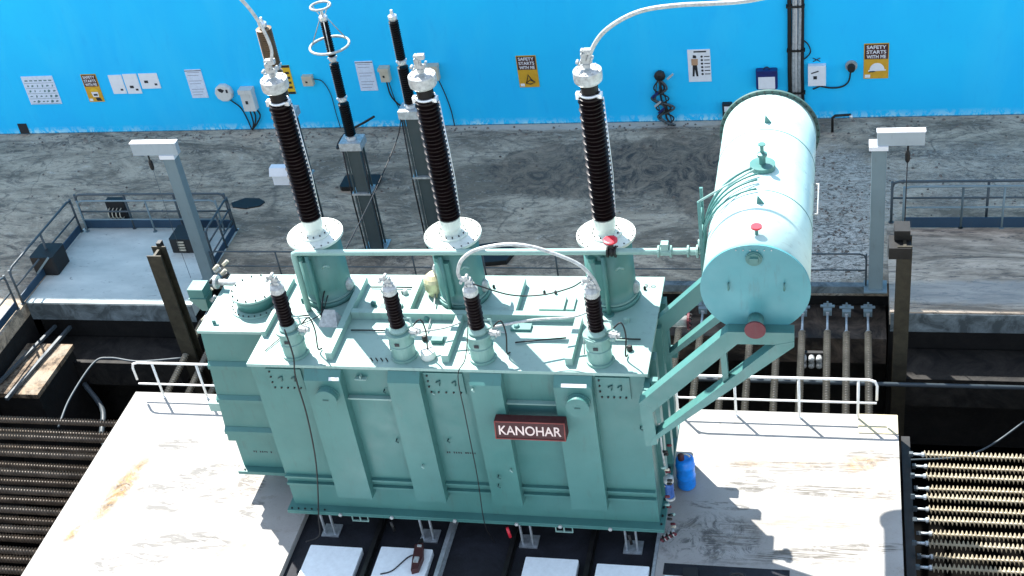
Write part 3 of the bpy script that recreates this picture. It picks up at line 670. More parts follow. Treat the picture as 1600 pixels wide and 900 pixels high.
# back rows run along y, heads at the ledge
br = ribbed(0, 3.15, .07, .040, .080, 10, MIDROD, 'b')
bk = rod_thing(br, MIDROD, 'grey ribbed rod with white end crossing the pit behind the platform', 'ribbed rods in the pit behind the platform', (.57, 22.95, -.45), 0, .55, ALU)
MB().box(-.78, -.55, -.09, .09, -.07, .09).box(-.7, -.64, -.15, .15, .09, .12).box(-.68, -.66, -.02, .02, .12, .24).build('head_clamp', GREYST, bk)
bk.rotation_euler = (0, R(6), R(-90))
xs = [.14, -.28, -.78, -1.33, -1.89, -2.42, -2.95]
x = -3.45
while x > -14.95: xs.append(x); x -= .54
bk['label'] = 'rightmost of the grey ribbed rods in the pit behind the platform'
for k, x in enumerate(xs): rodcopy(bk, (x, 22.95, -.45), (0, R(6), R(-90)), ORD[k+1]+' from the right of the grey ribbed rods behind the platform')
# cross pipe and beams in pit
tag(MB().tube([(-14.9, 22.0, -1.05), (5.25, 22.0, -1.05)], .045, 8).build('cross_pipe', RAILG, org=(0, 22, -1.05)), 'thin grey pipe running across the dark pit behind the platform', 'pipe')
t = thing('round_cluster', 'cluster of six white round caps low in the pit between the ribbed rods', 'pipe caps', (-.58, 22.6, -.9))
MB().box(-.82, -.34, 22.42, 22.5, -1.0, -.6).build('back_plate', DKST, t)
for i in range(3):
    for j in range(2): MB().lathe((-.75+i*.16, 22.42, -.7-j*.17), [(.065, 0), (.065, .12), (.04, .14)], 12, '-y').build('cap', WHITEM, t)
# left pit details: tan block with pipes, hoses
t = thing('concrete_block', 'rusty tan concrete block in the left pit with two steel bars on it', 'concrete block', (-18.6, 21.5, -.9))
MB().box(-19.35, -18.1, 20.55, 22.4, -.92, -.8).build('block', TANB, t); MB().box(-19.33, -18.14, 20.6, 22.35, -3.99, -.922).build('plinth', PIT, t)
MB().bar((-18.75, 20.3, -.74), (-18.45, 23.0, -.74), .08, .08).build('bar', RAILG, t); MB().bar((-19.3, 20.5, -.72), (-18.85, 23.0, -.72), .07, .07).build('bar', RAILG, t)
cable('pit_pipe', 'thin grey pipe bending through the dark left pit to the white railing', [(-17.1, 19.6, -.9), (-17.3, 20.6, -.9), (-17.35, 21.9, -.95), (-17.0, 22.1, -.95), (-16.2, 22.0, -.95), (-15.1, 22.1, -.9)], .028, RAILG, 'pipe')
cable('pit_hose', 'slack dark grey hose sagging in the left pit', [(-18.0, 22.1, -1.8), (-17.4, 21.6, -2.2), (-17.1, 20.8, -2.4), (-16.6, 20.4, -2.6), (-15.9, 19.7, -2.9)], .07, RAILG, 'hose')
cable('pit_cable', 'thin dark cable slung across the right pit', [(1.2, 19.9, -1.2), (2.6, 20.4, -1.4), (3.8, 21.2, -1.0), (5.2, 22.2, -.6)], .02, RAILG)
random.seed(5)
for k in range(7):
    x = -19.1+random.uniform(0, .5)
    MB
t = thing('valve_rack', 'white and tan pipe fittings clustered at the left ends of the brown rods', 'fittings', (-19.1, 19, -.5))
for k in range(9):
    y = 19.4-.26*k; z = -.25-.1*(k % 2)
    MB().tube([(-19.35, y, z), (-18.8+.1*(k % 3), y+.02, z+.03)], .03, 6).build('stub', WHITEM if k % 3 else BEIGE, t)
    MB().bar((-18.9+.12*(k % 2), y-.08, z+.06), (-18.75+.12*(k % 2), y+.1, z+.1), .06, .05).build('fitting', BEIGE if k % 2 else WHITEM, t)

# ------------------------------------------------------------------ surge arresters
def arrester(x, y, label, rings=True, third=True, H=6.1, mat=BLKP, brown=False):
    t = thing('surge_arrester', label, 'surge arrester', (x, y, 0), 'surge arresters behind the transformer')
    zp = 2.95 if third else 3.75
    p = MB()
    for sx in (-1, 1):
        for sy in (-1, 1): p.box(x+sx*.17-.02, x+sx*.17+.02, y+sy*.15-.02, y+sy*.15+.02, 0.02, zp-.1)
    p.box(x-.14, x+.14, y-.12, y+.12, .02, zp-.1)
    p.build('pedestal', PEDST, t)
    MB().box(x-.28, x+.28, y-.28, y+.28, .003, .03).build('base_plate', GALV, t)
    MB().box(x-.24, x+.24, y-.2, y+.2, zp*.55, zp*.55+.05).build('clamp_band', GALV, t)
    MB().tube([(x-.24, y-.16, .05), (x-.25, y-.18, zp*.5), (x-.2, y-.2, zp-.1)], .02, 6).build('cable', BLACKR, t); MB().tube([(x+.22, y-.18, .05), (x+.26, y-.2, zp*.3), (x+.24, y-.2, zp*.6), (x+.27, y-.2, zp-.15)], .016, 6).build('cable', BLACKR, t)
    MB().box(x-.26, x+.26, y-.22, y+.22, zp-.1, zp+.1).build('top_plate', GALV, t)
    n = 3 if third else 2
    z = zp+.12; h = (H-z)/n
    for k in range(n):
        pr = []; zz = 0; L = h-.16
        q = int(L/.05)
        r0 = (.115, .10, .085)[k if third else k] if not brown else .16
        for i in range(q): pr += [(r0*.78, i*L/q), (r0*1.12, i*L/q+.6*L/q), (r0*.8, i*L/q+.8*L/q)]
        MB().lathe((x, y, z+.08), pr, 16).build('insulator', BRONZE if brown else mat, t)
        MB().lathe((x, y, z-.03), [(r0*.95, 0), (r0*1.05, .02), (r0*1.05, .09), (r0*.8, .11)], 14).bolts((x, y, z+.03), r0*1.1, 6, .016, .04).build('fitting', ALU, t)
        z += h
    MB().lathe((x, y, z-.08), [(.07, 0), (.1, .05), (.1, .12), (.04, .16), (.03, .25)], 12).build('cap', ALU, t)
    if rings:
        for rz, rr_ in ((H-.66, .44), (H+.28, .22)):
            MB().tube([(x+rr_*math.cos(R(a)), y+rr_*math.sin(R(a)), rz) for a in range(0, 361, 12)], .03 if rr_ > .3 else .026, 8).build('grading_ring', WHITEM, t)
        for a in (50, 170, 290):
            MB().tube([(x+.06*math.cos(R(a)), y+.06*math.sin(R(a)), H+.02), (x+.43*math.cos(R(a)), y+.43*math.sin(R(a)), H-.65)], .012, 5).build('ring_strut', WHITEM, t)
            MB().tube([(x+.06*math.cos(R(a)), y+.06*math.sin(R(a)), H+.04), (x+.21*math.cos(R(a)), y+.21*math.sin(R(a)), H+.28)], .012, 5).build('ring_strut', WHITEM, t)
    return t
arrester(-11.0, 25.4, 'black surge arrester with two white rings, between left and middle bushings')
arrester(-9.42, 25.4, 'black surge arrester without rings, just left of the middle bushing', False, False, 6.05)
arrester(-12.45, 25.4, 'brown topped arrester hidden behind the left bushing', False, False, 6.0, BRONZE, True)
t = thing('counter_box', 'flat black tray leaning behind the foot of the ringed arrester', 'box', (-12.05, 27.5, 0))
MB().box(-12.75, -11.75, 27.9, 28.5, .02, .14, .06).build('tray', BLACKR, t)
cable('earth_cable', 'thin dark cable sloping from the second arrester down to the transformer cover', [(-9.62, 25.2, 3.7), (-9.76, 25.0, 3.24), (-9.84, 23.5, 2.98), (-9.35, 21.0, 3.71), (-9.01, 19.0, 4.25), (-8.94, 17.9, 4.35), (-8.95, 17.5, 4.05)], .014, BLACKR)
cable('earth_cable', 'black cable bundle lying by the top of the ringed arrester pedestal', [(-11.2, 25.4, 2.9), (-11.5, 25.6, 2.7), (-11.35, 25.9, 2.9), (-10.8, 25.9, 3.2), (-10.5, 25.8, 3.4)], .03, BLACKR)
t = thing('control_cabinet', 'white box with peaked lid standing behind the left bushing', 'box', (-13.0, 26, 0))
MB().box(-13.45, -13.0, 25.8, 26.1, 1.55, 1.82).build('box', WHITE, t); MB().prismx([(25.76, 1.822), (26.14, 1.822), (26.04, 2.0), (25.86, 2.0)], -13.5, -12.96).build('lid', WHITE, t); MB().box(-13.12, -13.06, 25.95, 26.0, .01, 1.548).build('stand', GREYST, t)
for lab, pts, h in (('black puddle shaped rubber mat on the yard behind the left slab', [(-15.62, 27.35), (-15.5, 27.15), (-15.1, 27.08), (-14.75, 27.2), (-14.68, 27.4), (-14.9, 27.56), (-15.3, 27.58)], .03),
                    ('black tarpaulin wedge on the yard behind the thin railing', [(-8.2, 24.6), (-7.6, 24.7), (-7.45, 25.2), (-8.0, 25.45), (-8.6, 25.3)], .12)):
    tag(MB().prismz(pts, .001, h).build('rubber_mat', BLACKR, org=(pts[0][0], pts[0][1], 0)), lab, 'mat')
random.seed(77)
db = MB()
for k in range(900):
    if k % 3 == 0: x, y = random.gauss(-.3, 1.2), random.gauss(26.4, 1.4)
    elif k % 3 == 1: x, y = random.uniform(-24, 5), 31.1-abs(random.gauss(0, .35))
    else: x, y = random.uniform(-22, 5), random.uniform(26.4, 31)
    if y < 24.3 or y > 31.1 or (y < 26.4 and not -14.8 < x < .9): continue
    r_ = random.uniform(.012, .045); a = random.random()*3
    db.cur = 0; db.hexa([(x+r_*math.cos(a+q*1.57)*random.uniform(.7, 1.3), y+r_*math.sin(a+q*1.57), .001) for q in range(4)]+[(x+r_*.6*math.cos(a+q*1.57), y+r_*.6*math.sin(a+q*1.57), r_*random.uniform(.5, 1.1)) for q in range(4)])
tag(db.build('grit', plain('loose stone grit', (.16, .14, .12), .9, 0, .6, 3)), 'loose grit and small stones strewn over the rear yard concrete', 'grit', kind='stuff')
# crates on left slab
t = thing('equipment_crate', 'black crate with white slats beside the left tall post', 'crate', (-15.9, 25.3, 0))
MB().box(-16.35, -15.65, 25.1, 25.75, .01, .42, .03).build('crate', BLACKR, t)
for k in range(4): MB().box(-16.12, -15.95, 25.08, 25.098, .08+.08*k, .12+.08*k).build('slat', BEIGE, t)
t = thing('equipment_crate', 'black box leaning on the slanted left railing', 'crate', (-19.2, 24.6, 0))
MB().box(-19.7, -19.05, 24.1, 24.75, .02, .55, .04).build('crate', BLACKR, t); MB().bar((-19.6, 24.05, .1), (-19.1, 24.05, .6), .02, .05).build('strap', GREYST, t)
t = thing('coil_rack', 'dark rack with pale coils behind the back rail of the left slab', 'rack', (-18.3, 26.4, 0))
MB().box(-18.6, -18.1, 26.35, 26.55, .01, .75).build('rack', BLACKR, t)
for k in range(4): MB().tube(arc((-18.52+k*.11, 26.33, .4), .14, 60, 300, 8, 'yz'), .014, 5).build('coil', BEIGE, t)
# drum
dx, dy = -2.74, 17.78
t = thing('blue_drum', 'bright blue plastic drum with white tools on top, right of the transformer', 'drum', (dx, dy, 0))
MB().lathe((dx, dy, .003), [(.155, 0), (.172, .03), (.172, .24), (.182, .26), (.172, .28), (.172, .5), (.182, .52), (.172, .54), (.168, .66), (.13, .70)], 24, 'z', True).build('barrel', BLUED, t)
MB().tube(arc((dx, dy, .70), .1, 20, 160, 8), .02, 6).build('handle', WHITEM, t)
MB().lathe((dx-.06, dy-.04, .703), [(.06, 0), (.06, .1), (.03, .13)], 10).build('cap', DKRED, t)
# small red tool
t = thing('power_tool', 'dark red and white power tool lying on the edge of the second pad', 'tool', (-7.25, 15.6, 0))
MB().prismz([(-7.5, 15.85), (-7.36, 15.9), (-7.28, 15.6), (-7.3, 15.3), (-7.42, 15.25), (-7.46, 15.5)], .002, .12).build('body', DKRED, t)
MB().box(-7.44, -7.36, 15.79, 15.83, .122, .15).box(-7.42, -7.33, 15.42, 15.54, .122, .15).build('grip', WHITEM, t); MB().lathe((-7.42, 15.9, .07), [(.05, 0), (.05, .08), (.02, .14)], 10, 'y').build('chuck', DKST, t)
cable('tool_cable', 'thin dark lead trailing from the red power tool', [(-7.46, 15.7, .03), (-7.6, 15.62, .015), (-7.8, 15.3, .012), (-8.0, 15.2, .012)], .012)
t = thing('tool_bag', 'black bag with blue white panel on the shaded slab at the lower right', 'bag', (-1.6, 15.3, 0))
MB().prismz([(-1.78, 15.5), (-1.52, 15.5), (-1.5, 15.15), (-1.62, 14.8), (-1.88, 14.9)], .003, .28).build('body', BLACKR, t); MB().box(-1.72, -1.56, 15.1, 15.3, .282, .30).build('panel', PAPER, t)
MB().tube(arc((-1.65, 15.4, .28), .1, 0, 180), .018, 6).build('handle', BLACKR, t)
t = thing('rubber_wedge', 'black rubber block lying across the drain strip', 'block', (-2.5, 15.6, 0))
MB().prismz([(-2.6, 15.7), (-2.35, 15.72), (-2.32, 15.35), (-2.4, 15.25), (-2.58, 15.3)], .008, .1).build('block', BLACKR, t)

# ------------------------------------------------------------------ the transformer
TR = thing('power_transformer', 'large teal power transformer on the platform with maroon name plate and cylindrical conservator', 'transformer', (-6.5, 17.5, 0))
X0, X1, Y0, Y1, ZC = -9.9, -3.05, 16.32, 18.82, 3.94
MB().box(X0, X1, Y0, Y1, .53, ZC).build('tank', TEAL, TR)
cv = MB(); cv.box(X0-.03, X1+.06, Y0-.06, Y1+.05, ZC, 4.0); cv.build('cover', TEAL_LIT, TR)
fl = MB(); fl.box(X0-.1, X1+.1, Y0-.17, Y1+.1, .45, .49); fl.box(X0-.1, X1+.1, Y0-.17, Y1+.1, .495, .53)
fl.mat(DKST)
for k in range(6): fl.lathe((X0-.02+.13*k, Y0-.12, .53), [(.018, 0), (.018, .02)], 6)
for k in range(10): fl.lathe((X1+.04, Y0-.05+.2*k, .53), [(.02, 0), (.02, .03)], 6)
fl.build('base_flange', TEAL, TR)
# side compartment on the left
MB().hexa([(-11.38, 17.17, 1.27), (-10.0, 17.17, 1.27), (-10.0, Y1, 1.27), (-11.3, Y1, 1.27), (-11.18, 17.17, ZC), (-9.93, 17.17, ZC), (-9.93, Y1, ZC), (-11.18, Y1, ZC)]).build('side_compartment', TEAL, TR)
MB().box(-11.22, -9.935, 17.13, Y1+.03, ZC+.002, 4.0).build('compartment_cover', TEAL_LIT, TR)
MB().box(-11.25, -10.02, 17.2, Y1, .58, 1.268).build('compartment_base', TEAL, TR)
MB().box(-11.33, -10.0, 17.05, Y1, .5, .575).mat(DKST).bolts((-11.2, 17.1, .575), .001, 1, .02, .03).build('compartment_flange', TEAL, TR)
for z in (3.18, 2.36, 1.56):
    k = (ZC-z)/(ZC-1.27)*.2
    MB().prismx([(17.165, z+.09), (17.165, z-.07), (17.09, z-.05), (17.09, z+.03)], -11.17-k, -9.98).build('stiffener', TEAL, TR)
MB().box(-11.62, -11.32, 17.3, 17.45, 1.9, 2.1).build('bracket', TEAL_LIT, TR)
# lid drum on the compartment
c_ = (-10.35, 17.98, 4.0)
MB().mat(TEAL_LIT).lathe(c_, [(.5, 0.002), (.5, .03)], 32).mat(DKST).bolts((c_[0], c_[1], 4.03), .46, 26, .014, .018).build('lid_flange', None, TR)
MB().mat(TEAL).lathe(c_, [(.37, .031), (.37, .28)], 32, 'z', True).build('lid_drum', TEAL, TR)
MB().mat(TEAL_LIT).lathe(c_, [(.44, .282), (.44, .32)], 32).mat(DKST).bolts((c_[0], c_[1], 4.32), .40, 14, .016, .03).build('lid_top', None, TR)
MB().tube([(-10.6, 18.35, 4.15), (-11.3, 18.4, 4.15)], .06, 10).lathe((-11.32, 18.4, 4.15), [(.13, 0), (.13, .05)], 14, 'x').build('side_pipe', WHITEM, TR)
MB().hexa([(-11.75, 18.35, 3.5), (-11.62, 18.35, 3.5), (-11.62, 18.5, 3.5), (-11.75, 18.5, 3.5), (-11.9, 18.25, 3.85), (-11.55, 18.25, 3.85), (-11.55, 18.6, 3.85), (-11.9, 18.6, 3.85)]).box(-11.88, -11.57, 18.27, 18.58, 3.85, 4.05).build('hopper', TEAL, TR)
random.seed(2)
for k in range(16):
    x = -11.35-random.random()*.3; y = 17.4+random.random()*1.7; z = 3.35+(y-17.4)*.35+random.random()*.12
    MB().tube([(x, y, z), (x+.1, y+.04, z+.08)], .035, 7).build('side_valve', (WHITEM, DKST, BEIGE)[k % 3], TR)
for x, y in ((-10.98, 17.32), (-9.5, 18.0)):
    MB().box(x, x+.06, y, y+.03, 4.001, 4.09).box(x+.02, x+.12, y-.03, y+.0, 4.001, 4.03).build('lifting_lug', TEAL, TR)
# front stiffener channels with slanted tops
for (a, b) in ((-8.88, -8.22), (-7.38, -6.82), (-5.95, -5.41), (-4.53, -3.9)):
    MB().prismx([(Y0-.003, .95), (Y0-.2, .97), (Y0-.2, 3.78), (Y0-.06, 3.93), (Y0-.003, 3.93)], a, b).build('stiffener', TEAL, TR)
for x in (-8.5, -4.14):
    c = (x, Y0-.2, 3.48)
    MB().lathe(c, [(.20, .002), (.20, .03), (.185, .031), (.185, .12), (.195, .121), (.195, .15)], 32, '-y').mat(TEAL_D).box(x-.05, x+.05, Y0-.36, Y0-.351, 3.47, 3.49).build('round_cover', TEAL, TR)
MB().box(-8.2, -8.02, Y0-.1, Y0-.08, 3.72, 3.80).build('tag_plate', WHITEM, TR) if False else None
for (a, b, z) in ((-8.42, -8.24, 3.80), (-4.4, -3.98, 3.80)):
    MB().prismx([(Y0-.21, z), (Y0-.17, z+.045), (Y0-.165, z+.04), (Y0-.205, z-.005)], a, b).build('tag_plate', WHITE, TR)
# bolted panels between channels
for a, b in ((-9.62, -8.98), (-6.78, -6.1), (-3.86, -3.3)):
    p = MB().mat(TEAL); p.box(a, b, Y0-.03, Y0-.003, 3.42, 3.88)
    p.mat(DKST)
    for k in range(5): p.lathe((a+.08+k*(b-a-.16)/4, Y0-.03, 3.46), [(.018, 0), (.018, .02)], 6, '-y')
    for k in range(1, 4): p.lathe((a+.06, Y0-.03, 3.46+k*.12), [(.018, 0), (.018, .02)], 6, '-y')
    p.mat(TEAL_D).tube([(a+.2, Y0-.045, 3.68), (a+.27, Y0-.045, 3.72), (a+.25, Y0-.045, 3.62)], .015, 5).tube([(b-.2, Y0-.045, 3.68), (b-.14, Y0-.045, 3.72), (b-.15, Y0-.045, 3.62)], .015, 5)
    p.build('bolted_panel', None, TR)
# horizontal bars between channels
for a, b in ((X0+.01, -8.885), (-8.215, -7.385), (-6.815, -5.955), (-5.405, -4.535), (-3.895, X1-.01)):
    for z, r_ in ((1.30, .018), (1.12, .022)): MB().box(a, b, Y0-.07, Y0-.002, z-r_, z+r_).build('cross_bar', TEAL, TR)
for a, b in ((-8.215, -7.385), (-5.405, -4.535)):
    MB().box(a, b, Y0-.09, Y0-.002, 3.28, 3.31).build('cross_bar', TEAL_LIT, TR)
# small hooks and studs on the front
for x, z in ((-7.5, 3.28), (-7.55, 2.3), (-6.6, 2.35), (-6.68, 3.45), (-5.5, 1.9), (-5.75, 1.72), (-5.78, 1.5), (-7.1, 1.9), (-5.9, 3.72), (-7.55, 3.45), (-3.15, 3.1), (-3.2, 2.8)):
    y = Y0-.2 if any(a < x < b for a, b in ((-8.88, -8.22), (-7.38, -6.82), (-5.95, -5.41), (-4.53, -3.9))) else Y0
    MB().mat(TEAL_D if (x*10) % 2 < 1 else TEAL_LIT).tube([(x, y, z), (x, y-.06, z), (x+.04, y-.06, z-.03)], .014, 6).build('hook', None, TR)
MB().box(-8.0, -7.8, Y0-.09, Y0-.003, 3.72, 3.74).box(-7.91, -7.89, Y0-.08, Y0-.004, 3.741, 3.80).build('bracket', TEAL_LIT, TR)
# name plate
npz = MB(); npz.hexa([(-5.58, Y0-.46, 2.84), (-4.38, Y0-.46, 2.84), (-4.38, Y0-.22, 2.82), (-5.58, Y0-.22, 2.82), (-5.58, Y0-.38, 3.17), (-4.38, Y0-.38, 3.17), (-4.38, Y0-.22, 3.17), (-5.58, Y0-.22, 3.17)])
plate = npz.build('name_plate', PLATEM, TR)
lt = text_mesh('KANOHAR', 1.06, .17, -5.51, 2.92, 0, 'lettering', plain('pale lettering enamel', (.75, .60, .55), .5), plate, bold=.012)
o_ = Vector(ORG[lt.name])
for v in lt.data.vertices:
    zz = v.co.z+o_.z; v.co.y = (Y0-.46+(zz-2.84)/.33*.08-.005)-o_.y
rim = MB().mat(paint('brown rim', (.26, .06, .05), .5))
def fr(z): return Y0-.46+(z-2.84)/.33*.08-.008
for (xa, za, xb, zb) in ((-5.58, 3.16, -4.38, 3.16), (-5.58, 2.85, -4.38, 2.85), (-5.57, 2.85, -5.57, 3.16), (-4.39, 2.85, -4.39, 3.16)): rim.tube([(xa, fr(za), za), (xb, fr(zb), zb)], .012, 5)
rim.build('rim', None, plate)
# stencilled marks
random.seed(9)
def stencil(x0, x1, y, z, n):
    mb = MB(); st = (x1-x0)/n
    for k in range(n):
        if k in (2, 7): continue
        hh = random.uniform(.03, .045); mb.box(x0+k*st, x0+k*st+st*random.uniform(.5, .8), y-.004, y-.002, z-hh/2+random.uniform(-.006, .006), z+hh/2)
    mb.build('stencil_mark', INK, TR)
stencil(-6.68, -6.14, Y0, 2.03, 13); stencil(-10.95, -10.55, 17.2, .98, 9)
# feet
for x in (-9.3, -7.36, -5.47, -3.56):
    MB().box(x-.12, x-.09, 16.2, 16.25, -.11, .448).box(x+.07, x+.10, 16.2, 16.25, -.11, .448).box(x-.17, x+.17, 16.14, 16.45, -.138, -.11).build('foot', GALV, TR)
for x in (-8.6, -4.75): MB().box(x-.16, x+.16, 16.17, 16.2, .3, .32).box(x-.16, x-.145, 16.17, 16.2, .32, .449).box(x-.01, x+.01, 16.17, 16.2, .32, .449).box(x+.145, x+.16, 16.17, 16.2, .32, .449).build('jacking_bracket', TEAL_LIT, TR)
for x in (-8.95, -7.95, -6.75, -5.6, -4.8, -3.9): MB().lathe((x, Y0-.175, .49), [(.035, 0), (.035, .03), (.02, .04)], 10, '-y').build('bolt_head', WHITEM, TR)
MB().box(-9.5, -3.3, 16.8, 18.6, 0.004, .448).build('skid_base', DKST, TR)
# cover ribs
def rib(a, b, wd=.12, ht=.15):
    MB().bar((a[0], a[1], 4.002+ht/2), (b[0], b[1], 4.002+ht/2), wd, ht).build('cover_rib', TEAL_LIT, TR)
rib((-8.45, 16.42), (-8.45, 18.6)); rib((-6.39, 16.42), (-6.39, 17.53)); rib((-4.29, 16.42), (-4.29, 17.53))
rib((-8.385, 17.6), (-4.3, 17.6)); rib((-7.38, 17.665), (-7.38, 18.6)); rib((-5.48, 17.665), (-5.48, 18.6)); rib((-9.86, 17.0), (-9.86, 18.6), .08, .12)
# small fittings on the cover
for (x, y, m_) in ((-8.1, 17.95, TEAL), (-7.6, 18.3, WHITEM), (-5.35, 17.35, TEAL), (-3.5, 17.6, TEAL_LIT), (-3.35, 16.85, DKST), (-6.9, 17.0, DKST), (-9.3, 18.5, TEAL), (-7.0, 17.55, TEAL)):
    MB().lathe((x, y, 4.002), [(.05, 0), (.05, .07), (.03, .09)], 10).build('cover_fitting', m_, TR)
MB().box(-7.95, -7.55, 17.75, 17.95, 4.002, 4.05).build('hatch', TEAL, TR); MB().box(-5.45, -5.1, 17.28, 17.45, 4.152 if False else 4.002, 4.05).build('hatch', TEAL, TR)
MB().box(-5.05, -4.62, 17.82, 18.2, 4.002, 4.07).box(-4.58, -4.45, 17.85, 18.2, 4.002, 4.05).build('hatch', TEAL_LIT, TR)
for k in range(4): MB().tube([(-7.68+k*.09, 16.42, 4.002), (-7.70+k*.09, 16.42, 4.07)], .012, 5).build('stud', DKST, TR)
text_mesh('3.o', .2, .09, -3.32, 4.3, 0, 'stencil_mark', INK, TR)
o = [q for q in bpy.data.objects if q.name.startswith('stencil_mark')][-1]; 
oo = Vector(ORG[o.name])
for v in o.data.vertices: zz = v.co.z+oo.z; v.co.y = 18.55+(zz-4.3)*1.1-oo.y; v.co.z = 4.004-oo.z
random.seed(31)
for x in (-9.12, -7.15, -5.78, -3.8):
    MB().tube(smoothpath([(x+.24, 16.6, 4.62), (x+.4, 16.62, 4.75), (x+.46, 16.6, 4.5), (x+.42, 16.6, 4.1), (x+.44, 16.7, 4.02)], 5), .014, 6).build('conduit', BLACKR, TR)
    MB().mat(WHITEM).box(x+.20, x+.33, 16.50, 16.60, 4.50, 4.60).lathe((x+.33, 16.55, 4.55), [(.03, 0), (.05, .01), (.05, .05)], 10, 'x').build('sampling_valve', None, TR)
    MB().mat(WHITEM).tube([(x-.28, 16.7, 4.02), (x-.26, 16.7, 4.3), (x-.2, 16.66, 4.55)], .012, 6).build('bleed_line', None, TR)
MB().lathe((-6.72, 16.55, 4.002), [(.12, 0), (.13, .03), (.11, .12), (.12, .14)], 18).build('pocket', CREAM, TR)
MB().box(-6.76, -6.56, 16.9, 17.02, 4.002, 4.08).build('hatch', TEAL, TR)
for (x0, y0, x1, y1) in ((-8.3, 17.2, -7.6, 17.2), (-6.2, 17.35, -5.5, 17.2), (-5.3, 16.95, -4.45, 17.1), (-9.7, 17.5, -9.2, 17.6), (-4.1, 17.1, -3.2, 17.1), (-8.3, 18.45, -7.5, 18.45)):
    MB().tube([(x0, y0, 4.03), ((x0+x1)/2, (y0+y1)/2, 4.035), (x1, y1, 4.03)], .013, 6).build('conduit', (GALV, BLACKR)[int(x0*10) % 2], TR)
for (x, y) in ((-8.05, 18.35), (-7.85, 18.35), (-7.65, 18.3), (-6.0, 18.5), (-5.05, 18.35), (-4.85, 18.35), (-3.3, 18.5), (-9.6, 18.6), (-10.9, 18.4), (-10.7, 18.55)):
    MB().lathe((x, y, 4.002), [(.025, 0), (.025, .05), (.012, .07)], 7).build('stud', DKST, TR)
MB().mat(WHITEM).hexa([(-8.95, 17.3, 4.002), (-8.6, 17.3, 4.002), (-8.6, 17.6, 4.002), (-8.95, 17.6, 4.002), (-8.95, 17.35, 4.03), (-8.6, 17.35, 4.03), (-8.7, 17.6, 4.16), (-8.9, 17.6, 4.16)]).build('valve_base', None, TR)
# gold relief valve by the middle turret
t_ = MB().lathe((-7.02, 18.35, 4.002), [(.16, 0), (.18, .06), (.2, .12), (.2, .3), (.17, .36), (.1, .42)], 16).build('relief_valve', GOLD, TR)
MB().lathe((-6.95, 18.35, 4.42), [(.06, 0), (.07, .12), (.03, .2)], 10).build('knob', WHITEM, t_)
MB().tube([(-6.9, 17.2, 4.03), (-6.95, 17.9, 4.08), (-7.0, 18.2, 4.1)], .014, 5).build('sensing_pipe', WHITEM, TR)
# HV turrets and bushings
def shed(r0, r1, L, n):
    pr = [(r0, 0)]
    for i in range(n):
        z = L*i/n; d = L/n; rr_ = r1 if i % 2 == 0 else r1*.93
        pr += [(r0, z+.15*d), (rr_, z+.45*d), (rr_, z+.55*d), (r0, z+.8*d)]
    pr.append((r0, L)); return pr
def hv(x, y):
    tb = MB().lathe((x, y, 4.0), [(.47, .002), (.47, .09), (.42, .091), (.42, .36), (.415, 1.27)], 36).build('turret', TURR, TR)
    for p in tb.data.polygons: p.use_smooth = abs(p.normal.z) < .3
    MB().mat(CREAM).lathe((x, y, 5.272), [(.5, 0), (.5, .05)], 40).mat(DKST).bolts((x, y, 5.322), .46, 22, .012, .016).build('flange', None, tb)  # flange coloured near white to carry the sun on its top
    MB().mat(TEAL_LIT).lathe((x, y, 4.1), [(.445, 0), (.445, .03)], 36).build('band', None, tb)
    MB().mat(TEAL).prismz([(x-.14, y-.52), (x+.0, y-.52), (x+.0, y-.38), (x-.14, y-.38)], 4.35, 5.05).lathe((x-.2, y-.42, 5.05), [(.07, 0), (.07, .08)], 12).build('terminal_box', None, tb)
    MB().mat(WHITEM).lathe((x+.4, y-.05, 4.16), [(.08, 0), (.1, .05), (.1, .14), (.06, .2)], 10).build('valve', None, tb)
    MB().tube([(x+.2, y-.47, 4.9), (x+.26, y-.49, 4.97), (x+.32, y-.43, 4.9)], .018, 6).build('lifting_hook', TEAL_LIT, tb)
    bu = MB().lathe((x, y, 5.66), shed(.14, .202, 2.3, 32), 28).build('high_voltage_bushing', BROWNP, TR)
    MB().mat(CREAM).lathe((x, y, 5.323), [(.27, 0), (.27, .04), (.165, .042), (.165, .12), (.18, .16), (.18, .335)], 28).mat(DKST).bolts((x, y, 5.363), .225, 12, .014, .025).build('collar', None, bu)
    MB().mat(ALU).lathe((x, y, 7.96), [(.165, 0), (.175, .02), (.165, .04)], 24).box(x-.22, x-.14, y-.06, y+.04, 7.9, 8.0).box(x+.12, x+.2, y-.1, y+.02, 7.93, 8.0).build('clamp_ring', None, bu)
    MB().mat(BLKP).lathe((x, y, 8.0), [(.14, 0), (.14, .16)], 24).build('neck', None, bu)
    MB().mat(WHITEM).lathe((x, y, 8.16), [(.15, 0), (.19, .015), (.222, .05), (.228, .10), (.228, .21), (.222, .225), (.06, .235)], 32).mat(ALU).bolts((x, y, 8.39), .18, 10, .014, .025).build('cap', None, bu)
    tm = MB().mat(WHITEM).lathe((x, y, 8.43), [(.06, 0), (.06, .06), (.035, .07), (.035, .26)], 12)
    tm.box(x-.09, x+.09, y-.035, y+.035, 8.5, 8.56).box(x-.07, x+.0, y-.06, y+.06, 8.56, 8.68).box(x-.02, x+.10, y-.04, y+.04, 8.66, 8.74)
    for dx_, dz in ((-.14, .03), (-.11, -.01), (.1, .09), (.06, .2), (-.05, .22)): tm.lathe((x+dx_, y-.05, 8.5+dz), [(.022, 0), (.022, .09)], 7, 'y')
    tm.build('terminal', None, bu)
    # side chain like arcing wire clips seen along the right edge
    cl = MB().mat(ALU)
    for k in range(26): cl.box(x+.196, x+.212, y-.02, y+.01, 5.75+k*.085, 5.78+k*.085)
    cl.tube([(x+.2, y, 5.7), (x+.23, y, 6.5), (x+.21, y, 7.9)], .008, 4).build('bonding_strip', None, bu)
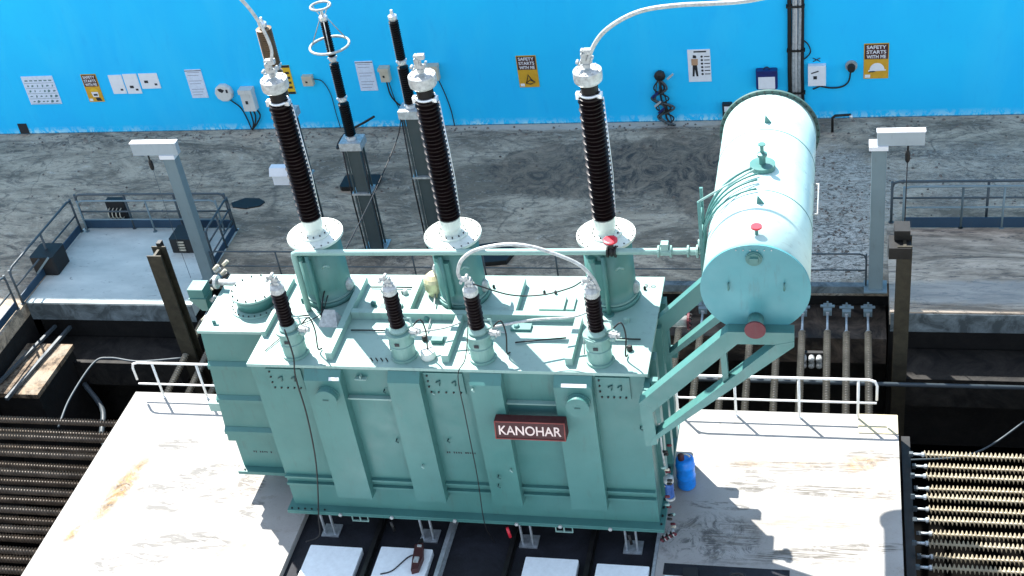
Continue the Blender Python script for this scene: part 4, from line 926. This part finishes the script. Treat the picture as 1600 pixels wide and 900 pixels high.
for x in (-9.03, -6.5, -3.83): hv(x, 18.3)
def lv(x, y, top=0):
    tb = MB().lathe((x, y, 4.0), [(.23, .002), (.23, .05), (.2, .051), (.2, .25), (.215, .26), (.215, .30), (.2, .31), (.19, .5), (.235, .51), (.235, .56)], 28).build('small_turret', SAGE, TR)
    MB().mat(TEAL_LIT).lathe((x, y, 4.561), [(.16, 0), (.17, .04), (.12, .1)], 22).build('flange', None, tb)
    MB().mat(INK).box(x-.05, x+.03, y-.206, y-.2, 4.36, 4.42).build('data_plate', None, tb)
    MB().mat(TEAL_LIT).tube([(x+.17, y-.05, 4.62), (x+.27, y-.05, 4.7), (x+.26, y-.05, 4.85), (x+.15, y-.05, 4.85)], .02, 7).tube([(x+.2, y-.06, 4.5), (x+.3, y-.08, 4.5)], .035, 8).build('vent_pipe', None, tb)
    bu = MB().lathe((x, y, 4.65), shed(.095, .135, .66, 11), 22).build('low_voltage_bushing', BROWNP, TR)
    MB().mat(WHITEM).lathe((x, y, 5.311), [(.1, 0), (.125, .03), (.125, .12), (.08, .17), (.05, .18), (.05, .24)], 18).build('cap', None, bu)
    tm = MB().mat(WHITEM); tm.box(x-.06, x+.06, y-.03, y+.03, 5.52, 5.6).box(x-.13, x-.02, y-.02, y+.02, 5.58, 5.66)
    for a, b in ((-.12, .1), (-.06, .02), (.06, .04), (.02, .14), (-.02, .2)): tm.lathe((x+a, y-.05, 5.48+b), [(.028, 0), (.028, .09)], 8, 'y')
    tm.build('terminal', None, bu)
for x in (-9.12, -7.15, -5.78, -3.8): lv(x, 16.58)
# oil pipe over the cover with its posts and valves
op = MB().tube([(-9.28, 17.78, 4.02), (-9.28, 17.78, 5.16), (-9.27, 17.78, 5.24), (-9.2, 17.78, 5.27), (-2.55, 17.78, 5.33), (-1.75, 17.78, 5.34)], .055, 12).build('oil_pipe', TEAL_LIT, TR)
for x in (-9.05, -3.82, -6.62): MB().mat(TEAL).tube([(x, 17.78, 4.002), (x, 17.78, 5.21)], .04, 8).lathe((x, 17.78, 4.003), [(.09, 0), (.09, .015)], 10).build('pipe_post', None, op)
MB().mat(DKST).lathe((-3.66, 17.78, 5.32), [(.1, -.08), (.1, -.05), (.07, -.04), (.09, 0), (.07, .04), (.1, .05), (.1, .08)], 14, 'x').box(-3.7, -3.62, 17.75, 17.81, 5.38, 5.5).build('valve_body', None, op)
MB().mat(RED).lathe((-3.66, 17.78, 5.5), [(.03, 0), (.12, .03), (.12, .06), (.09, .07)], 16).build('handwheel', None, op)
MB().mat(TEAL_LIT).lathe((-2.9, 17.78, 5.327), [(.1, 0), (.1, .03), (.07, .031), (.07, .19), (.1, .2), (.1, .23)], 14, 'x').box(-2.84, -2.72, 17.72, 17.84, 5.38, 5.5).build('valve_body', None, op)
MB().mat(TEAL_LIT).lathe((-2.42, 17.78, 5.33), [(.1, 0), (.1, .03), (.065, .031), (.065, .14), (.11, .15), (.11, .18)], 14, 'x').tube([(-2.2, 17.78, 5.33), (-2.2, 17.78, 5.55)], .04, 8).build('valve_body', None, op)
MB().tube(smoothpath([(-5.55, 16.6, 4.63), (-4.9, 16.85, 4.6), (-4.3, 17.0, 4.55), (-3.95, 17.1, 4.62)], 6), .022, 7).build('vent_line', WHITEM, TR)
MB().tube(smoothpath([(-6.95, 16.7, 4.4), (-6.5, 16.9, 4.35), (-6.2, 17.0, 4.4)], 6), .018, 6).build('vent_line', WHITEM, TR)
# right side of the tank
for y in (16.9, 17.7, 18.4): MB().box(X1, X1+.12, y-.1, y+.1, .7, 3.85).build('side_stiffener', TEAL, TR)
MB().tube([(X1, 18.2, 3.55), (-2.55, 18.2, 3.55)], .1, 14).build('outlet_pipe', WHITEM, TR)
MB().mat(MAROON).lathe((-2.56, 18.2, 3.55), [(.15, 0), (.15, .04)], 18, 'x').mat(DKST).bolts((-2.52, 18.2, 3.55), .12, 8, .018, .03, 'x').build('outlet_flange', None, TR)
random.seed(21)
for k in range(22):
    z = .2+k*.09; y = 16.35+random.uniform(-.05, .3); x = X1+.12+random.uniform(0, .1)
    MB().tube([(x, y, z), (x+.07, y-.03, z+.03)], .025, 6).build('side_fitting', (DKST, MAROON, BEIGE, TEAL_LIT, DKST)[k % 5], TR)
for k in range(10): MB().tube([(X1+.03+.05*k*.5, 16.15+.05*(k % 3), .28+.02*k), (X1+.08+.05*k*.5, 16.1, .3+.02*k)], .028, 6).build('side_fitting', (MAROON, DKST, WHITEM)[k % 3], TR)
MB().tube([(X1+.1, 16.6, 3.3), (X1+.12, 16.6, 2.0), (X1+.16, 16.55, 1.45)], .02, 6).build('breather_pipe', WHITEM, TR)
MB().mat(WHITEM).lathe((X1+.2, 16.5, 1.35), [(.05, 0), (.09, .02), (.09, .1), (.04, .12)], 16).mat(plain('blue silica gel', (.04, .10, .30), .25)).lathe((X1+.2, 16.5, 1.02), [(.08, 0), (.08, .32)], 16).mat(WHITEM).lathe((X1+.2, 16.5, .94), [(.04, 0), (.09, .02), (.09, .07)], 16).build('breather', None, TR)
for k in range(3): MB().mat((DKST, RED, DKST)[k]).tube([(-7.98+k*2.2, 16.12, .40), (-7.94+k*2.2, 16.08, .2)], .03, 6).build('drain_cock', None, TR)
# conservator and its frame
CX, CZ, CR, CY0, CY1 = -1.215, 6.0, .785, 15.9, 20.3
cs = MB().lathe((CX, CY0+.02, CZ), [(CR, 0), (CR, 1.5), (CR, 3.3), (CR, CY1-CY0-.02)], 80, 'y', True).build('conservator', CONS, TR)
MB().lathe((CX, CY0-.02, CZ), [(CR+.012, 0), (CR+.012, .038)], 80, 'y').build('end_plate', paint('blue teal end plate', (.075, .27, .30), .4), cs)
MB().mat(paint('dull rim paint', (.05, .105, .095), .6)).lathe((CX, CY1+.002, CZ), [(CR+.06, 0), (CR+.06, .05)], 80, 'y').mat(DKST).bolts((CX, CY1, CZ), CR+.035, 40, .012, .02, '-y').build('rear_flange', None, cs)
for y in (17.33, 19.12): MB().lathe((CX, y, CZ), [(CR+.001, 0), (CR+.006, .005), (CR+.006, .015), (CR+.001, .02)], 80, 'y').build('weld_seam', TEAL, cs)
ye = CY0-.022
MB().lathe((CX, ye, 6.57), [(.12, 0), (.12, .03), (.10, .031), (.10, .045)], 24, '-y').box(CX-.06, CX+.06, ye-.075, ye-.046, 6.52, 6.61).build('oil_gauge', TEAL, cs)
for k in range(6): MB().lathe((CX-.25+k*.1, ye, 6.71), [(.01, 0), (.01, .012)], 6, '-y').build('stud', WHITEM, cs)
MB().mat(TEAL).tube([(CX, ye, 5.47), (CX, ye-.26, 5.47)], .115, 20).mat(MAROON).lathe((CX, ye-.262, 5.47), [(.155, 0), (.155, .03)], 22, '-y').build('end_stub', None, cs)
for dx_ in (-.38, .42): MB().tube([(CX+dx_, ye, 6.12), (CX+dx_, ye-.05, 6.14), (CX+dx_, ye-.05, 6.03), (CX+dx_, ye, 6.02)], .014, 6).build('end_lug', TEAL, cs)
zt = CZ+CR
for y in (16.96, 19.33): MB().prismy([(CX-.02, zt-.01), (CX+.1, zt-.01), (CX+.0, zt+.14)], y, y+.03).build('lifting_lug', TEAL, cs)
MB().mat(TEAL).lathe((CX+.02, 17.98, zt-.02), [(.2, 0), (.2, .09)], 24).lathe((CX+.02, 17.98, zt+.071), [(.05, 0), (.05, .12), (.08, .14), (.08, .18), (.03, .2), (.03, .32), (.06, .33), (.06, .35)], 12).build('top_nozzle', None, cs)
MB().mat(TEAL).tube([(CX+.03, 16.16, zt-.01), (CX+.03, 16.16, zt+.1)], .025, 7).build('top_valve', None, cs)
MB().lathe((CX+.03, 16.16, zt+.101), [(.03, 0), (.08, .02), (.08, .05)], 14).build('handwheel', RED, cs)
for k, (y0, y1) in enumerate(((17.95, 17.4), (17.72, 17.25), (17.55, 17.15), (17.3, 17.05))):
    pts = []
    for a in range(92, 184, 8):
        f = (a-92)/92; pts.append((CX+(CR+.05)*math.cos(R(a))*(1.0+.02*f), y0+(y1-y0)*f, CZ+(CR+.05)*math.sin(R(a))))
    pts.append((CX-CR-.07, y1, 5.5))
    MB().tube(pts, .018 if k else .024, 6).build('breather_line', TEAL, cs)
for k in range(4): MB().bar((-2.10, 17.1, 5.45+k*.32), (-2.10, 17.45, 5.45+k*.32), .02, .03).build('ladder_rung', TEAL, cs)
for y in (17.08, 17.47): MB().box(-2.125, -2.075, y-.02, y+.02, 5.2, 6.75).build('ladder_side', TEAL, cs)
MB().tube([(-2.1, 17.08, 6.75), (-1.75, 17.3, 6.86), (-1.3, 17.6, 6.98)], .018, 6).build('hand_rail', TEAL_LIT, cs)
MB().tube([(CX+CR-.02, 18.55, 6.1), (CX+CR+.07, 18.55, 6.1), (CX+CR+.07, 17.7, 6.1), (CX+CR-.02, 17.7, 6.1)], .018, 6).build('side_handle', WHITEM, cs)
def frame(y, w_=.1, dz=0):
    t = MB(); y0, y1 = y-w_, y+w_
    t.prismy([(-3.07, 3.88), (-3.02, 2.96), (-2.83, 3.02), (-2.87, 3.80)], y0, y1)
    t.prismy([(-3.07, 3.88), (-2.87, 3.80), (-2.87, 3.70), (-1.49, 5.13), (-1.62, 5.36), (-1.66, 5.34)], y0+.001, y1-.001)
    t.prismy([(-1.62, 5.36), (-1.49, 5.13), (-.93, 5.13), (-.66, 5.20), (-.66, 5.36)], y0+.002, y1-.002)
    t.prismy([(-3.02, 2.96), (-.66, 5.10), (-.66, 5.20), (-.93, 5.13), (-2.83, 3.24)], y0-.002, y1+.002)
    t.prismy([(-1.76, 4.90), (-1.67, 4.97), (-1.65, 4.42), (-1.74, 4.34)], y0+.04, y1-.04)
    return t
f1 = frame(15.78); f1.box(-3.06, -2.96, 15.881, 16.40, 3.02, 3.14).box(-3.06, -2.96, 15.881, 16.40, 3.70, 3.80).box(-2.95, -2.84, 16.25, 16.36, 2.95, 3.86); f1.build('conservator_frame', TEAL, TR)
frame(17.8, .08).build('conservator_frame', TEAL, TR)
for x in (-1.62, -.78): MB().box(x-.05, x+.05, 15.885, 17.715, 5.20, 5.30).build('frame_beam', TEAL, TR)
for y in (16.2, 17.6): MB().prismy([(CX-.5, 5.302), (CX+.5, 5.302), (CX+.5, 5.42), (CX+.3, 5.29), (CX, 5.21), (CX-.3, 5.29), (CX-.5, 5.42)][:3]+[(CX+.3, 5.29+.01), (CX-.3, 5.29+.01), (CX-.5, 5.42)], y, y+.08).build('saddle', TEAL, TR)
for z in (2.2, 3.1): MB().box(X0+.2, X1+.17, Y1+.002, Y1+.2, z, z+.14).build('back_stiffener', TEAL, TR)

# ------------------------------------------------------------------ conductors and cables
cable('overhead_conductor', 'white tubular conductor rising from the left bushing out of the picture', [(-9.0, 18.28, 8.65), (-8.93, 18.3, 8.9), (-8.97, 18.3, 9.22), (-9.08, 18.3, 9.56), (-9.25, 18.3, 9.84), (-9.52, 18.3, 10.12), (-10.3, 18.4, 10.7), (-12, 18.6, 11.6)], .028, WHITEM, 'conductor')
cable('overhead_conductor', 'pale tubular conductor arching from the right bushing to the upper right', [(-3.8, 18.28, 8.55), (-3.68, 18.3, 8.8), (-3.49, 18.3, 9.03), (-3.18, 18.3, 9.23), (-2.84, 18.3, 9.35), (-2.36, 18.3, 9.4), (-1.89, 18.3, 9.405), (-1.43, 18.3, 9.42), (-.9, 18.3, 9.5), (1.5, 18.3, 9.9), (6, 18.3, 10.6)], .035, WHITEM, 'conductor')
cable('jumper_conductor', 'white tubular jumper arching between the two right small bushings', [(-5.92, 16.6, 5.62), (-5.93, 16.6, 5.76), (-5.82, 16.6, 6.0), (-5.55, 16.6, 6.19), (-5.07, 16.6, 6.29), (-4.67, 16.6, 6.25), (-4.28, 16.6, 6.1), (-3.95, 16.6, 5.91), (-3.77, 16.6, 5.66), (-3.68, 16.58, 5.42)], .032, WHITEM, 'conductor')
cable('jumper_cable', 'thin black cable sagging between the two right small bushings', [(-5.7, 16.55, 5.55), (-5.2, 16.8, 5.15), (-4.7, 16.9, 5.08), (-4.2, 16.8, 5.3), (-3.92, 16.6, 5.6)], .012)
cable('earth_cable', 'black cable running down the front left of the tank from the first small bushing', [(-9.05, 16.3, 4.75), (-8.95, 16.15, 4.3), (-8.97, 16.05, 3.9), (-8.98, 16.06, 3.0), (-9.1, 16.08, 1.8), (-9.35, 16.05, .5), (-9.4, 15.95, .1), (-9.65, 15.85, .02)], .014)
cable('earth_cable', 'thin black cable running down the tank front left of the third channel', [(-5.85, 16.4, 4.9), (-5.95, 16.2, 4.3), (-6.12, 16.14, 3.95), (-6.14, 16.15, 3.0), (-6.16, 16.17, 1.6), (-6.18, 16.1, .5), (-6.1, 16.2, -.1)], .009)
cable('earth_cable', 'thin cable lying on the cover beside the first small bushing', [(-9.7, 16.6, 4.02), (-9.4, 17.2, 4.03), (-9.0, 17.6, 4.05), (-8.9, 17.9, 4.25)], .01)
